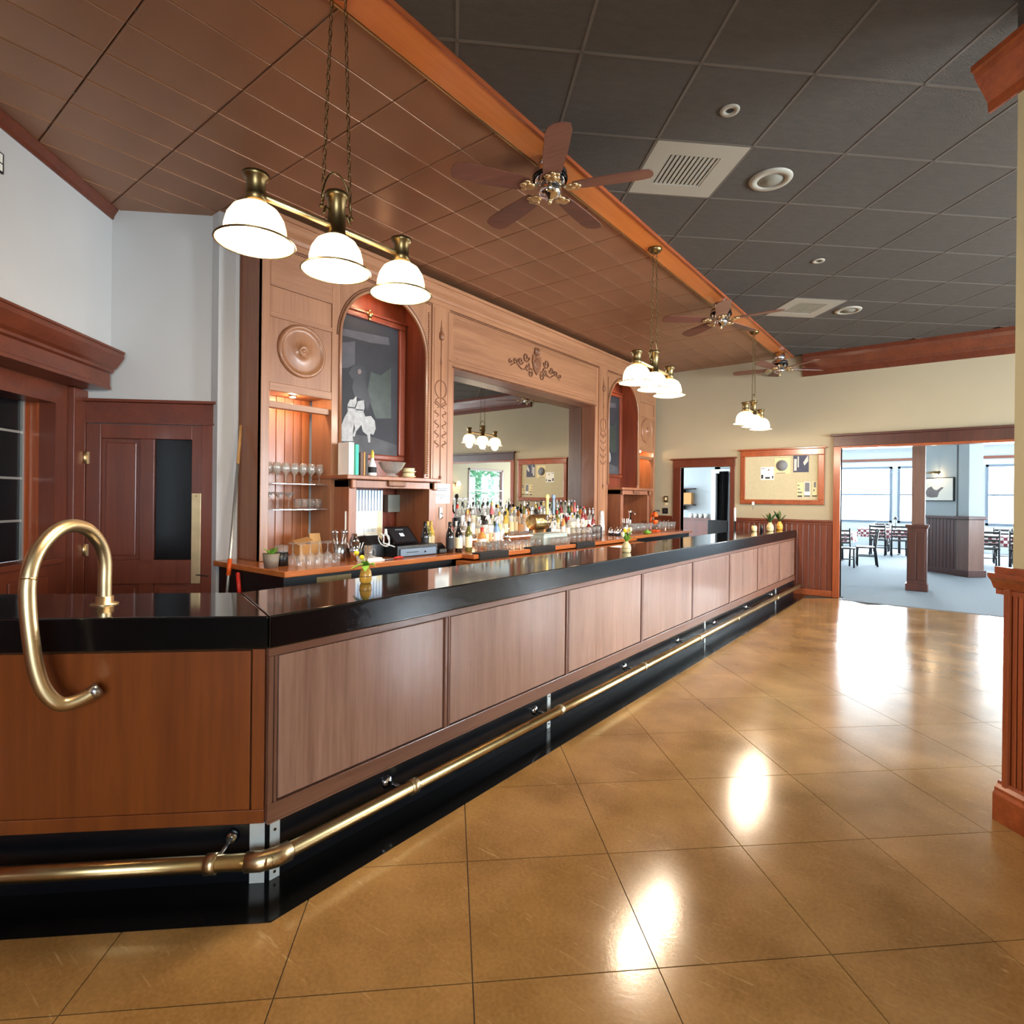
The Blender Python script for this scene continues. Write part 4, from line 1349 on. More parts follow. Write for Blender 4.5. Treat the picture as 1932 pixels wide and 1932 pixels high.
# crest on the header
x_ = XB - 0.002
cr = MB()
sh = [(-.10, .12), (-.04, .10), (0, .135), (.04, .10), (.10, .12), (.115, .02), (.08, -.08), (0, -.15), (-.08, -.08), (-.115, .02)]
cr.extr([(u * 0.9, v * 1.0) for u, v in sh], (x_, CM, 3.40), (0, 1, 0), (0, 0, 1), (1, 0, 0), 0.014)
cr.lathe([(0.075, 0), (0.07, 0.022), (0.055, 0.024), (0, 0.03)], 20, (x_, CM, 3.40), 'X')
for u in (-0.035, 0, 0.035):
    cr.lathe([(0, 3.54), (0.02, 3.555), (0.015, 3.60), (0, 3.63)], 8, (x_ + 0.012, CM + u, 0))
cr.extr([(-.06, 0), (.06, 0), (.05, .03), (-.05, .03)], (x_, CM, 3.53), (0, 1, 0), (0, 0, 1), (1, 0, 0), 0.02)
for sgn in (-1, 1):
    def sp(c, s0, turns, r0, ph=0.0, n=22):
        return [(x_ + 0.008, CM + sgn * (c + r0 * (1 - i / n * 0.8) * math.cos(ph + turns * 6.283 * i / n)), s0 + r0 * (1 - i / n * 0.8) * math.sin(ph + turns * 6.283 * i / n)) for i in range(n + 1)]
    cr.tube(sp(0.24, 3.45, 1.2, 0.07, 3.1), 0.011, 6)
    cr.tube(sp(0.21, 3.32, 1.2, 0.06, 2.0), 0.010, 6)
    cr.tube(sp(0.36, 3.38, 1.1, 0.055, 3.4), 0.010, 6)
    cr.tube(sp(0.48, 3.36, 1.1, 0.045, 2.6), 0.009, 6)
    cr.tube(sp(0.59, 3.34, 1.0, 0.035, 3.0), 0.008, 6)
    cr.tube(sp(0.14, 3.25, 1.1, 0.05, 2.4), 0.009, 6)
    cr.tube([(x_ + 0.008, CM + sgn * (0.10 + 0.06 * i), 3.30 + 0.03 * math.sin(i * 1.3)) for i in range(9)], [0.010, 0.011, 0.011, 0.010, 0.010, 0.009, 0.008, 0.007, 0.004], 6)
build('carved_crest', cr, 'carving', hp)
# cornice
prof = [(0, ZTOP - 0.03), (0.02, ZTOP - 0.03), (0.02, ZTOP + 0.02), (0.03, ZTOP + 0.03), (0.035, ZTOP + 0.06), (0.07, ZTOP + 0.10), (0.09, ZTOP + 0.13), (0.09, ZTOP + 0.16), (0.105, ZTOP + 0.165), (0.105, ZTOP + 0.20), (0, ZTOP + 0.20)]
build('cornice', MB().profile_run(prof, (XB, CY0 - 0.06), (XB, CY1 + 0.06), (1, 0)), 'oak_h', bbar)
build('frieze', MB().box(XBW + 0.005, XB, CY0, CY1, ZTOP - 0.02, ZTOP + 0.19), 'oak_h', bbar)
build('dentil_line', MB().box(XB, XB + 0.012, CY0, CY1, ZTOP - 0.05, ZTOP - 0.035), 'carving', bbar)

# worktop and cabinets below it
wt = thing('back_worktop', 'orange-varnished wooden worktop of the back bar', 'worktop', (-4.2, CM, ZT))
XF1, XF2 = -3.87, -3.72
build('left_slab', MB().box(XBW + 0.01, XF1, 2.272, 4.17, ZT - 0.045, ZT), 'counter_wood', wt, bevel=0.006)
build('middle_slab', MB().box(XBW + 0.01, XF2, 4.17, 7.75, ZT - 0.045, ZT), 'counter_wood', wt, bevel=0.006)
build('right_slab', MB().box(XBW + 0.01, XF1 - 0.02, 7.75, 10.42, ZT - 0.045, ZT), 'counter_wood', wt, bevel=0.006)
build('front_ledge', MB().box(-3.9, -3.60, 4.10, 7.75, 0.86, 0.93), 'counter_wood', wt, bevel=0.006)
cabs = [(2.30, 3.05), (3.05, 4.10), (4.12, 5.35), (5.35, 6.55), (6.55, 7.73), (7.78, 9.1), (9.1, 10.38)]
for k, (c0, c1) in enumerate(cabs):
    mid = 4.1 < c0 < 7.7
    xf = -3.66 if mid else XF1 - 0.07
    zt_ = 0.858 if mid else ZT - 0.047
    t = thing('under_counter_cooler', 'black under-counter cooler, ' + ORD[k] + ' from the left end of the back bar', 'cooler', ((xf - 4.9) / 2, (c0 + c1) / 2, 0), 0, 'coolers under the back bar')
    build('body', MB().box(-4.95, xf, c0 + 0.004, c1 - 0.004, 0.0, zt_), 'black_plastic', t)
    d_ = build('door', MB().box(xf, xf + 0.03, c0 + 0.02, c1 - 0.02, 0.08, zt_ - 0.09), 'black_gloss', t, bevel=0.004)
    build('handle', MB().cyl((xf + 0.05, c0 + 0.1, zt_ - 0.13), (xf + 0.05, c1 - 0.1, zt_ - 0.13), 0.01, n=8), 'alu', d_)
    if k == 0:
        build('name_plate', MB().box(xf, xf + 0.006, c0 + 0.28, c0 + 0.60, zt_ - 0.075, zt_ - 0.03), 'brass_dull', t)

plain('vent_paint', (152, 144, 130), 0.6, var=0.02)
plain('art_canvas', (42, 41, 46), 0.75, var=0.3, scale=3.5)
plain('art_dog', (150, 146, 144), 0.5, var=0.25, scale=24)
plain('art_tree', (48, 56, 50), 0.5, var=0.3, scale=9)
plain('art_deep', (34, 33, 40), 0.5, var=0.3, scale=8)  # dark pigment of the painted figure and the bands on the dogs
plain('art_face', (112, 90, 86), 0.5)
plain('art_ground', (72, 70, 72), 0.75, var=0.3, scale=6)
plain('art_wall', (76, 74, 80), 0.75, var=0.2, scale=9)
# ================================================================== PENDANT LAMPS
XL = -2.32
WARM = (1.0, 0.85, 0.66)


def pendant(y, tilt, label):
    """three-light brass pendant: local frame at the ceiling, cross bar along local Y"""
    t = thing('pendant_lamp', label, 'lamp', (XL, y, ZC - 0.024), tilt, 'three-light pendants above the bar')
    P = lambda n_, m_, mt, par=t, **k: build(n_, m_, mt, par, world_co=False, **k)
    zr = 2.605 - (ZC - 0.024)       # rim height
    P('canopy', MB().lathe([(0, 0), (0.065, 0), (0.068, -0.012), (0.05, -0.035), (0.02, -0.05), (0, -0.05)][::-1], 20), 'antique_brass')
    zs = zr + 0.365
    P('centre_tube', MB().lathe([(0, zr + 0.15), (0.052, zr + 0.15), (0.05, zr + 0.17), (0.042, zr + 0.18), (0.042, zs - 0.03), (0.05, zs - 0.025), (0.055, zs - 0.005), (0.05, zs), (0.03, zs), (0, zs - 0.002)], 22), 'antique_brass')
    P('ring_hook', MB().tube([(0, 0.075 * math.cos(a * math.pi / 12), zs - 0.06 + 0.155 * math.sin(a * math.pi / 12)) for a in range(13)], 0.0045, 6), 'antique_brass')
    for s in (-1, 1):
        P('side_loop', MB().tube([(0.0, s * (0.045 + 0.03 * (i / 6)), zs - 0.10 + 0.02 * math.sin(i * 0.9)) for i in range(7)], 0.006, 6).ball((0, s * 0.08, zs - 0.09), 0.011, 8), 'antique_brass')
        ch_ = MB()
        z_top, z_bot = -0.045, zs - 0.08
        n_ = int((z_top - z_bot) / 0.034)
        for i in range(n_):
            f = i / (n_ - 1)
            zc_ = z_top + (z_bot - z_top) * f
            yy = s * (0.035 + 0.04 * f)
            ring = []
            for a in range(10):
                an = 2 * math.pi * a / 10
                u, v = 0.008 * math.cos(an), 0.021 * math.sin(an)
                ring.append((u if i % 2 else 0, yy + (0 if i % 2 else u), zc_ + v))
            ch_.tube(ring, 0.0026, 4, closed=True)
        P('chain', ch_, 'antique_brass')
    P('cross_bar', MB().cyl((0, -0.39, zr + 0.205), (0, 0.39, zr + 0.205), 0.014, n=12), 'brass')
    for yy in (-0.385, 0, 0.385):
        sh_ = P('shade', MB().lathe([(0.03, zr + 0.162), (0.06, zr + 0.155), (0.09, zr + 0.135), (0.112, zr + 0.10), (0.122, zr + 0.06), (0.123, zr + 0.022), (0.124, zr + 0.014), (0.14, zr + 0.008), (0.157, zr)], 32, (0, yy, 0)), 'shade_glass')
        P('rim_ring', MB().tube([(0.157 * math.cos(a * math.pi / 18), yy + 0.157 * math.sin(a * math.pi / 18), zr) for a in range(36)], 0.0045, 6, closed=True), 'antique_brass', sh_)
        P('bulb', MB().ball((0, yy, zr + 0.045), 0.05, 16), 'bulb', sh_)
        if yy:
            P('gallery', MB().lathe([(0.03, zr + 0.165), (0.046, zr + 0.17), (0.04, zr + 0.20), (0.038, zr + 0.26), (0.05, zr + 0.27), (0.055, zr + 0.285), (0.045, zr + 0.29), (0, zr + 0.288)], 20, (0, yy, 0)), 'antique_brass')
    for yy in (-0.385, 0, 0.385):
        point_light('lamp_glow', (0, yy, zr - 0.035), LAMP_W, WARM, 0.06, t)
    return t


LAMP_W = 26.0
pendant(1.606, R(-2), 'nearest brass three-light pendant hanging over the bar corner')
pendant(5.16, R(1), 'middle brass three-light pendant over the bar')
pendant(8.53, R(0), 'farthest brass three-light pendant over the end of the bar')


# ================================================================== CEILING FANS
def fan(y, rot, label, drop=0.0):
    t = thing('ceiling_fan', label, 'fan', (XL, y, ZC - 0.022), rot, 'five-blade fans along the ceiling board')
    P = lambda n_, m_, mt, par=t, **k: build(n_, m_, mt, par, world_co=False, **k)
    d = -drop
    P('canopy', MB().lathe([(0.0, d - 0.06), (0.06, d - 0.06), (0.08, d - 0.02), (0.075, 0), (0, 0)], 24), 'chrome')
    P('motor_housing', MB().lathe([(0, d - 0.19), (0.06, d - 0.19), (0.10, d - 0.175), (0.115, d - 0.14), (0.125, d - 0.10), (0.115, d - 0.075), (0.08, d - 0.055), (0, d - 0.05)], 28), 'chrome')
    P('black_band', MB().lathe([(0.121, d - 0.15), (0.128, d - 0.14), (0.128, d - 0.125), (0.121, d - 0.115)], 28), 'black_gloss')
    P('switch_housing', MB().lathe([(0, d - 0.285), (0.02, d - 0.285), (0.03, d - 0.27), (0.06, d - 0.262), (0.082, d - 0.24), (0.085, d - 0.205), (0.07, d - 0.19), (0, d - 0.19)], 24), 'chrome')
    P('finial', MB().lathe([(0, d - 0.315), (0.012, d - 0.31), (0.02, d - 0.295), (0.012, d - 0.283), (0, d - 0.28)], 12), 'brass')
    for k in range(5):
        a = 2 * math.pi * k / 5
        c, s = math.cos(a), math.sin(a)
        outline = [(0.17, -0.05), (0.24, -0.06), (0.44, -0.072), (0.64, -0.074), (0.695, -0.06), (0.715, -0.03), (0.72, 0), (0.715, 0.03), (0.695, 0.06), (0.64, 0.074), (0.44, 0.072), (0.24, 0.06), (0.17, 0.05)]
        du, dv = Vector((c, s, 0)), Vector((-s, c, 0.16)).normalized()
        b_ = P('blade', MB().extr(outline, (0, 0, d - 0.205), du, dv * 1.14, du.cross(dv), 0.008), 'fan_blade')
        pl_ = MB()
        for q, (u, v, r_) in enumerate(((0.15, 0, 0.042), (0.185, -0.034, 0.024), (0.20, 0.0, 0.028), (0.185, 0.034, 0.024))):
            ctr = Vector((0, 0, d - 0.212)) + du * u + dv * v
            pl_.ball(ctr, r_, 10, 0.35)
        pl_.tube([Vector((0, 0, d - 0.19)) + du * 0.09, Vector((0, 0, d - 0.215)) + du * 0.13, Vector((0, 0, d - 0.212)) + du * 0.17], 0.011, 6)
        P('blade_bracket', pl_, 'brass', b_)
    return t


fan(3.37, R(21), 'nearest five-blade ceiling fan with wooden blades and chrome motor')
fan(7.09, R(3), 'middle five-blade ceiling fan with wooden blades')
fan(10.0, R(42), 'farthest five-blade ceiling fan by the end of the ceiling board', 0.07)

# ================================================================== CEILING FITTINGS
for (i, j), lb in zip(VENTS, ('white square ceiling vent with slats beside the nearest fan', 'white square ceiling vent in the dark ceiling near the far wall')):
    a, b = C_A0 + (i + 0.5) * C_S, C_B0 + (j + 0.5) * C_S
    x, y = ab(a, b)
    t = thing('ceiling_vent', lb, 'vent', (x, y, ZC), TA, 'ceiling vents')
    hh = C_S / 2 - 0.01
    ih = 0.185
    build('frame', MB().box(-hh, hh, ih, hh, -0.004, 0.012).box(-hh, hh, -hh, -ih, -0.004, 0.012).box(-hh, -ih, -ih, ih, -0.004, 0.012).box(ih, hh, -ih, ih, -0.004, 0.012), 'vent_paint', t, world_co=False)
    build('duct', MB().box(-ih, ih, -ih, ih, 0.01, 0.014), 'black_plastic', t, world_co=False)
    for k in range(11):
        xx = -ih + 0.012 + k * (2 * ih - 0.03) / 10
        build('slat', MB().box(xx, xx + 0.022, -ih + 0.006, ih - 0.006, -0.002, 0.006), 'vent_paint', t, world_co=False)
for a, b, r_, kind, lb in ((3.409, 1.703, 0.06, 'downlight', 'small round downlight with a dark centre beyond the nearest vent'),
                           (5.431, 3.668, 0.06, 'downlight', 'small far round downlight in the dark ceiling'),
                           (4.101, 2.378, 0.155, 'speaker', 'large round white ceiling speaker beside the nearest vent'),
                           (6.777, 4.986, 0.155, 'speaker', 'large round white ceiling speaker near the far wall')):
    t = thing('recessed_' + kind if kind == 'downlight' else 'ceiling_speaker', lb, kind, (*ab(a, b), ZC), 0, 'round ceiling fittings')
    if kind == 'speaker':
        build('trim_ring', MB().lathe([(r_ * 0.62, 0.0), (r_ * 0.62, -0.016), (r_ * 0.95, -0.014), (r_, -0.004), (r_, 0)], 32), 'vent_paint', t, world_co=False)
        build('grille', MB().lathe([(0, -0.012), (r_ * 0.62, -0.012), (r_ * 0.62, 0)], 32), 'grey_plastic', t, world_co=False)
    else:
        build('trim_ring', MB().lathe([(r_ * 0.42, 0.0), (r_ * 0.42, -0.006), (r_ * 0.95, -0.008), (r_, -0.003), (r_, 0)], 28), 'vent_paint', t, world_co=False)
        build('aperture', MB().lathe([(0, -0.001), (r_ * 0.42, -0.001), (r_ * 0.42, 0)], 24), 'black_plastic', t, world_co=False)

# ================================================================== NOTICE BOARD, SWITCHES, SIGNS ON THE FAR WALL
nb = thing('notice_board', 'cork notice board in a red-brown frame with pinned papers', 'notice board', (-2.4, YW, 1.47))
fy = YW - 0.045
build('cork', MB().box(-2.99, -1.80, YW - 0.02, YW, 1.56, 2.325), 'cork', nb)
for nm_, x0, x1, z0, z1 in (('frame_rail', -3.055, -1.735, 2.315, 2.42), ('frame_rail', -3.055, -1.735, 1.49, 1.57), ('frame_stile', -3.055, -2.975, 1.57, 2.315), ('frame_stile', -1.825, -1.735, 1.57, 2.315)):
    build(nm_, MB().box(x0, x1, fy, YW, z0, z1), 'cherry_h' if 'rail' in nm_ else 'cherry', nb, bevel=0.008)
build('frame_cap', MB().box(-3.085, -1.705, fy - 0.03, YW, 2.42, 2.445), 'cherry_h', nb, bevel=0.004)
yb_ = YW - 0.0215


def pinned(name, x0, x1, z0, z1, mat, prints, label):
    t = thing(name, label, 'paper', ((x0 + x1) / 2, yb_, z0), 0, 'papers on the notice board')
    build('sheet', MB().box(x0, x1, yb_ - 0.0015, yb_ + 0.001, z0, z1), mat, t)
    for u0, u1, v0, v1, pm in prints:
        X0, X1 = x0 + (x1 - x0) * u0, x0 + (x1 - x0) * u1
        Z0, Z1 = z0 + (z1 - z0) * v0, z0 + (z1 - z0) * v1
        build('print', MB().box(X0, X1, yb_ - 0.0025, yb_ - 0.0015, Z0, Z1), pm, t)
    return t


pinned('pinned_flyer', -2.72, -2.50, 1.91, 2.13, 'paper', [(0.05, .2, .1, .4, 'art_ink'), (.35, .7, .08, .22, 'art_ink'), (.85, .95, .1, .3, 'art_ink'), (.55, .65, .7, .85, 'art_mid'), (.05, .3, .86, .92, 'art_mid')], 'white flyer with dark marks pinned left of the round emblem')
ps_ = pinned('pinned_poster', -2.49, -2.25, 2.01, 2.28, 'paper_cream', [(.1, .7, .02, .07, 'art_mid')], 'cream poster with a round grey emblem on the notice board')
build('round_emblem', MB().lathe([(0, 0), (0.082, 0), (0.082, -0.002), (0, -0.002)], 28, (-2.38, yb_ - 0.0015, 2.15), 'Y').lathe([(0.083, 0), (0.094, 0), (0.094, -0.002), (0.083, -0.002)], 28, (-2.38, yb_ - 0.0015, 2.15), 'Y'), 'print_grey', ps_)
pp_ = pinned('pinned_photo', -2.20, -1.965, 2.03, 2.31, 'art_dark', [(.05, .22, .1, .8, 'art_light'), (.28, .36, .3, .95, 'art_light')], 'dark photograph pinned at the right of the notice board')
build('print', MB().extr([(0, 0), (.07, .12), (.075, .02), (.02, -.05)], (-2.05, yb_ - 0.0015, 2.19), (1, 0, 0), (0, 0, 1), (0, -1, 0), 0.001), 'art_light', pp_)
pinned('pinned_sheet', -2.14, -2.04, 1.62, 1.86, 'paper_cream', [(.1, .35, .75, .85, 'art_mid'), (.1, .5, .5, .58, 'art_mid'), (.1, .8, .25, .36, 'art_mid'), (.1, .8, 0, .1, 'art_ink')], 'narrow printed sheet low on the notice board, leftmost of three')
pinned('pinned_sheet', -2.03, -1.94, 1.62, 1.87, 'paper', [(.1, .9, .35, .95, 'print_grey'), (0, 1, .02, .1, 'art_ink')], 'narrow printed sheet low on the notice board, middle of three')
pinned('pinned_sheet', -1.91, -1.84, 1.62, 1.88, 'paper_cream', [(.3, .8, .6, .95, 'print_grey'), (.2, .5, .35, .5, 'print_grey'), (0, 1, .02, .1, 'art_ink')], 'narrow printed sheet low on the notice board, rightmost of three')
t = thing('thermostat', 'brass thermostat on the cream wall left of the small doorway', 'thermostat', (-4.43, YW, 1.5))
build('body', MB().box(-4.475, -4.395, YW - 0.03, YW, 1.50, 1.62), 'antique_brass', t, bevel=0.006)
build('dial', MB().box(-4.455, -4.415, YW - 0.034, YW - 0.03, 1.54, 1.595), 'paper_cream', t)
tag(build('small_plate', MB().box(-4.46, -4.40, YW - 0.01, YW, 1.45, 1.49), 'paper_cream', bevel=0.003), 'small pale plate below the thermostat', 'switch plate')
t = thing('light_switch', 'dark square switch plate low on the cream wall by the small doorway', 'switch', (-4.45, YW, 1.28))
build('plate', MB().box(-4.51, -4.40, YW - 0.01, YW, 1.28, 1.39), 'black_plastic', t, bevel=0.003)
build('toggle', MB().box(-4.465, -4.445, YW - 0.02, YW - 0.01, 1.32, 1.35), 'book_brown', t)
t = thing('wall_bracket', 'small pale hook hanging below the notice board frame', 'hook', (-2.83, YW - 0.05, 1.45))
build('plate', MB().box(-2.85, -2.81, YW - 0.055, YW - 0.045, 1.47, 1.53), 'white_paint', t, bevel=0.004)
build('pin', MB().cyl((-2.83, YW - 0.05, 1.42), (-2.83, YW - 0.05, 1.47), 0.006, n=8), 'alu', t)
# framed sign at the left edge of the plaster wall
t = thing('wall_sign', 'small dark-framed sign high on the left plaster wall', 'sign', (*ab(3.97, -2.9), 3.6))
build('frame', MB().abox(3.72, 4.025, -2.906, -2.893, 3.60, 3.73), 'black_plastic', t)
build('face', MB().abox(3.73, 4.012, -2.893, -2.891, 3.665, 3.72).abox(3.73, 4.012, -2.893, -2.891, 3.612, 3.655), 'paper', t)

# ================================================================== PAINTINGS IN THE NICHES
def painting(f, label, sgn):
    yc = f((Y_D + Y_E) / 2)
    t = thing('framed_painting', label, 'painting', (NX, yc, 1.98))
    y0_, y1_, z0_, z1_ = yc - 0.42, yc + 0.42, 2.0, 3.40
    for nm_, a0, a1, q0, q1 in (('frame_rail', y0_ - 0.09, y1_ + 0.09, z1_, z1_ + 0.06), ('frame_rail', y0_ - 0.09, y1_ + 0.09, z0_ - 0.06, z0_), ('frame_stile', y0_ - 0.09, y0_, z0_, z1_), ('frame_stile', y1_, y1_ + 0.09, z0_, z1_)):
        build(nm_, MB().box(NX, NX + 0.05, a0, a1, q0, q1), 'oak_red', t, bevel=0.015)
    cv = build('canvas', MB().box(NX, NX + 0.02, y0_, y1_, z0_, z1_), 'art_canvas', t)
    x_ = NX + 0.0202

    def shape(pts_, mt, lift=0.001):
        build('painted_shape', MB().extr(pts_, (x_, yc, z0_), (0, 1, 0), (0, 0, 1), (1, 0, 0), lift), mt, cv)
    # ground, pale window, foliage and a seated figure in dark tones
    shape([(-.42, 0), (.42, 0), (.42, .12), (.1, .18), (-.42, .2)], 'art_ground', 0.0006)
    shape([(-.32, 1.098), (-.157, 1.147), (-.154, .913), (-.246, .857), (-.317, .844)], 'art_wall', 0.0008)
    shape([(-.42, 1.238), (.281, 1.286), (.3, 1.207), (.044, 1.178), (-.42, 1.174)], 'art_wall', 0.0008)
    shape([(.048, .871), (.183, .855), (.321, .962), (.328, .409), (.121, .384), (.002, .637)], 'art_tree', 0.0007)
    shape([(-.167, .767), (-.033, .79), (.001, .69), (.052, .564), (.004, .451), (-.029, .552), (-.157, .574), (-.189, .66)], 'art_deep', 0.001)
    shape([(-.23, .808), (-.192, .88), (-.122, .913), (-.034, .909), (-.001, .849), (-.032, .784), (-.096, .753), (-.191, .757)], 'art_deep', 0.0012)
    shape([(-.121, .854), (-.09, .879), (-.069, .85), (-.089, .82), (-.113, .822)], 'art_face', 0.0016)
    # two pale dogs looking up
    shape([(-.307, .105), (-.31, .27), (-.277, .351), (-.24, .407), (-.241, .484), (-.211, .54), (-.172, .545), (-.134, .587), (-.128, .525), (-.156, .463), (-.152, .437), (-.17, .351), (-.161, .299), (-.175, .168), (-.167, .117)], 'art_dog', 0.002)
    shape([(-.175, .168), (-.145, .249), (-.17, .338), (-.163, .416), (-.132, .486), (-.117, .534), (-.086, .545), (-.038, .558), (-.029, .48), (-.044, .438), (-.019, .388), (.054, .403), (.105, .356), (.119, .276), (.09, .206), (.048, .215), (.05, .122), (.025, .12), (.008, .198), (-.05, .232), (-.066, .297), (-.129, .225), (-.152, .164)], 'art_dog', 0.0026)
    shape([(-.236, .465), (-.156, .467), (-.156, .454), (-.236, .451)], 'art_deep', 0.003)
    shape([(-.14, .452), (-.044, .458), (-.044, .445), (-.14, .438)], 'art_deep', 0.0034)
    orn = build('frame_ornament', MB().ball((NX + 0.055, yc, 3.45), 0.03, 10).ball((NX + 0.05, yc - 0.03, 3.47), 0.02, 8).ball((NX + 0.05, yc + 0.03, 3.47), 0.02, 8).ball((NX + 0.05, yc, 3.50), 0.018, 8).ball((NX + 0.05, yc, 3.41), 0.018, 8), 'brass_dull', t)
    build('top_moulding', MB().box(NX, NX + 0.06, y0_ - 0.1, y1_ + 0.1, 3.46, 3.485), 'oak_red', t, bevel=0.006)
    return t




painting(lambda y: y, 'tall dark painting of a figure with two pale dogs in the left niche', 1)
painting(mir, 'tall dark painting with pale dogs in the right niche, beyond the mirror', -1)
for f, nm_ in ((lambda y: y, 'left'), (mir, 'right')):
    yc = f((Y_D + Y_E) / 2)
    t = thing('niche_light', 'small warm picture light tucked in the head of the ' + nm_ + ' niche', 'lamp', (XB - 0.1, yc, 3.62), 0, 'niche lights')
    build('tube', MB().cyl((XB - 0.08, yc - 0.2, 3.60), (XB - 0.08, yc + 0.2, 3.60), 0.018, n=10), 'antique_brass', t)
    build('stem', MB().cyl((XB - 0.08, yc, 3.60), (XB - 0.08, yc, 3.71), 0.008, n=6), 'antique_brass', t)
    point_light('niche_glow', (XB - 0.1 - (XB - 0.1), 0, -0.06), 3.0, (1, 0.62, 0.34), 0.05, t)
    yc = f((Y_B + Y_C) / 2)
    t = thing('puck_light', 'tiny puck light above the glass shelves of the ' + nm_ + ' bay', 'lamp', (XB - 0.15, yc, 2.46), 0, 'shelf puck lights')
    build('housing', MB().lathe([(0.026, -0.02), (0.034, -0.016), (0.034, 0), (0, 0)], 16), 'alu', t, world_co=False)
    build('lens', MB().lathe([(0, -0.022), (0.024, -0.022), (0.026, -0.018)], 16), 'puck_glow', t, world_co=False)
    point_light('puck_glow_light', (0, 0, -0.05), 4.0, (1, 0.70, 0.42), 0.02, t)

plain('gold_cap', (206, 180, 70), 0.4)
plain('blue_plug', (40, 90, 170), 0.4)
# ================================================================== BOTTLES
def bottle_proto(kind):
    r, hb, hn, rn = dict(round=(0.038, 0.185, 0.30, 0.013), slim=(0.031, 0.21, 0.33, 0.012), square=(0.042, 0.17, 0.27, 0.015), wine=(0.038, 0.19, 0.31, 0.014), squat=(0.048, 0.13, 0.23, 0.016))[kind]
    sh = hb + (0.05 if kind != 'wine' else 0.065)
    n = 4 if kind == 'square' else 14
    prof = [(0, 0.002), (r * 0.9, 0), (r, 0.008), (r, hb), (r * 0.8, hb + 0.02), (rn * 1.4, sh - 0.008), (rn, sh + 0.01), (rn, hn - 0.03), (0, hn - 0.03)]
    body = build('bottle_' + kind, MB().lathe(prof, n, smooth=(n > 4)), 'clear_bottle')
    tag(body, 'bottle', 'bottle', 'bottles on the back bar')
    q = 1.02
    build('label', MB().lathe([(r * q, hb * 0.22), (r * q, hb * 0.80)], n, smooth=(n > 4)), 'label_cream', body, world_co=False)
    build('cap', MB().lathe([(rn * 1.15, hn - 0.045), (rn * 1.2, hn - 0.04), (rn * 1.2, hn), (0, hn)], 10), 'cap_black', body, world_co=False)
    return body


def pourer(body, hn):
    build('pourer', MB().tube([(0, 0, hn - 0.01), (0, 0, hn + 0.02), (0.008, 0, hn + 0.055)], [0.007, 0.005, 0.003], 6), 'chrome', body, world_co=False)


PB = {}
HN = dict(round=0.30, slim=0.33, square=0.27, wine=0.31, squat=0.23)
for kd in ('round', 'slim', 'square', 'wine', 'squat'):
    PB[kd] = bottle_proto(kd)
    if kd in ('slim', 'round'):
        pourer(PB[kd], HN[kd])
used_b = set()
rb = random.Random(11)
COLW = {'clear_bottle': 'clear', 'liquor_amber': 'amber', 'liquor_orange': 'orange', 'liquor_green': 'green', 'liquor_red': 'red', 'liquor_wine': 'black', 'liquor_olive': 'olive', 'liquor_pink': 'pink', 'liquor_gold': 'golden', 'liquor_blue': 'pale blue'}
KW = dict(round='round-shouldered', slim='slim', square='square', wine='wine', squat='squat')


def put_bottle(kd, x, y, z, glass, lab, cap, label):
    src = PB[kd]
    if kd in used_b:
        o = dup(src, (x, y, z), rb.uniform(0, 6.28), label)
    else:
        used_b.add(kd)
        o = src
        o.location = (x, y, z)
        o['label'] = label
    o.name = 'liquor_bottle' if kd != 'wine' else 'wine_bottle'
    omat(o, glass)
    for c in o.children:
        if c.name.startswith('label'):
            omat(c, lab)
        elif c.name.startswith('cap'):
            omat(c, cap)
    return o


ri = thing('bottle_riser', 'two-step wooden riser holding the bottles in front of the mirror', 'riser', (-4.7, CM, ZT))
build('upper_step', MB().box(MX + 0.006, -4.62, 4.83, 8.03, ZT + 0.001, 1.16), 'oak_dark', ri, bevel=0.003)
build('upper_added_glow', MB().box(-4.62, -4.615, 4.86, 8.0, 1.145, 1.155), 'added_glow', ri)  # this strip and the next are added to make the bottles sparkle
build('lower_added_glow', MB().box(-4.43, -4.425, 4.88, 7.98, 1.055, 1.068), 'added_glow', ri)
build('lower_step', MB().box(-4.618, -4.43, 4.86, 8.0, ZT + 0.001, 1.075), 'oak_dark', ri, bevel=0.003)
glasses_ = ['clear_bottle'] * 18 + ['liquor_amber'] * 3 + ['liquor_orange', 'liquor_green', 'liquor_red', 'liquor_olive', 'liquor_gold', 'liquor_wine', 'liquor_pink', 'liquor_blue']
labs_ = ['label_cream', 'label_white', 'label_white', 'label_cream', 'label_cream', 'label_white', 'label_white', 'label_yellow', 'label_black', 'label_orange']
caps_ = ['cap_black', 'cap_black', 'cap_silver', 'cap_gold', 'cap_silver', 'cap_white', 'cap_white', 'cap_red']
for row, (x, z, y0_, y1_, sp, rw) in enumerate(((-4.745, 1.16, 4.9, 7.98, 0.096, 'top step by mirror'), (-4.525, 1.075, 4.93, 7.95, 0.104, 'lower step'), (-4.36, ZT, 5.0, 7.6, 0.125, 'front row on worktop'))):
    y = y0_
    k = 0
    while y < y1_:
        if row == 2 and (5.45 < y < 6.25):
            y += sp
            continue
        kd = rb.choice(['round', 'round', 'slim', 'slim', 'square', 'squat'] if row else ['slim', 'round', 'slim', 'round', 'square'])
        g = rb.choice(glasses_)
        if y > 7.0 and rb.random() < 0.45:
            g = rb.choice(['liquor_red', 'liquor_red', 'liquor_pink', 'liquor_green'])
        lb, cp = rb.choice(labs_), rb.choice(caps_)
        put_bottle(kd, x + rb.uniform(-0.02, 0.02), y, z, g, lb, cp, '%s %s bottle, %s cap, %s from left, %s' % (COLW[g], KW[kd], cp[4:], ORD[k], rw))
        y += sp * rb.uniform(0.92, 1.12)
        k += 1
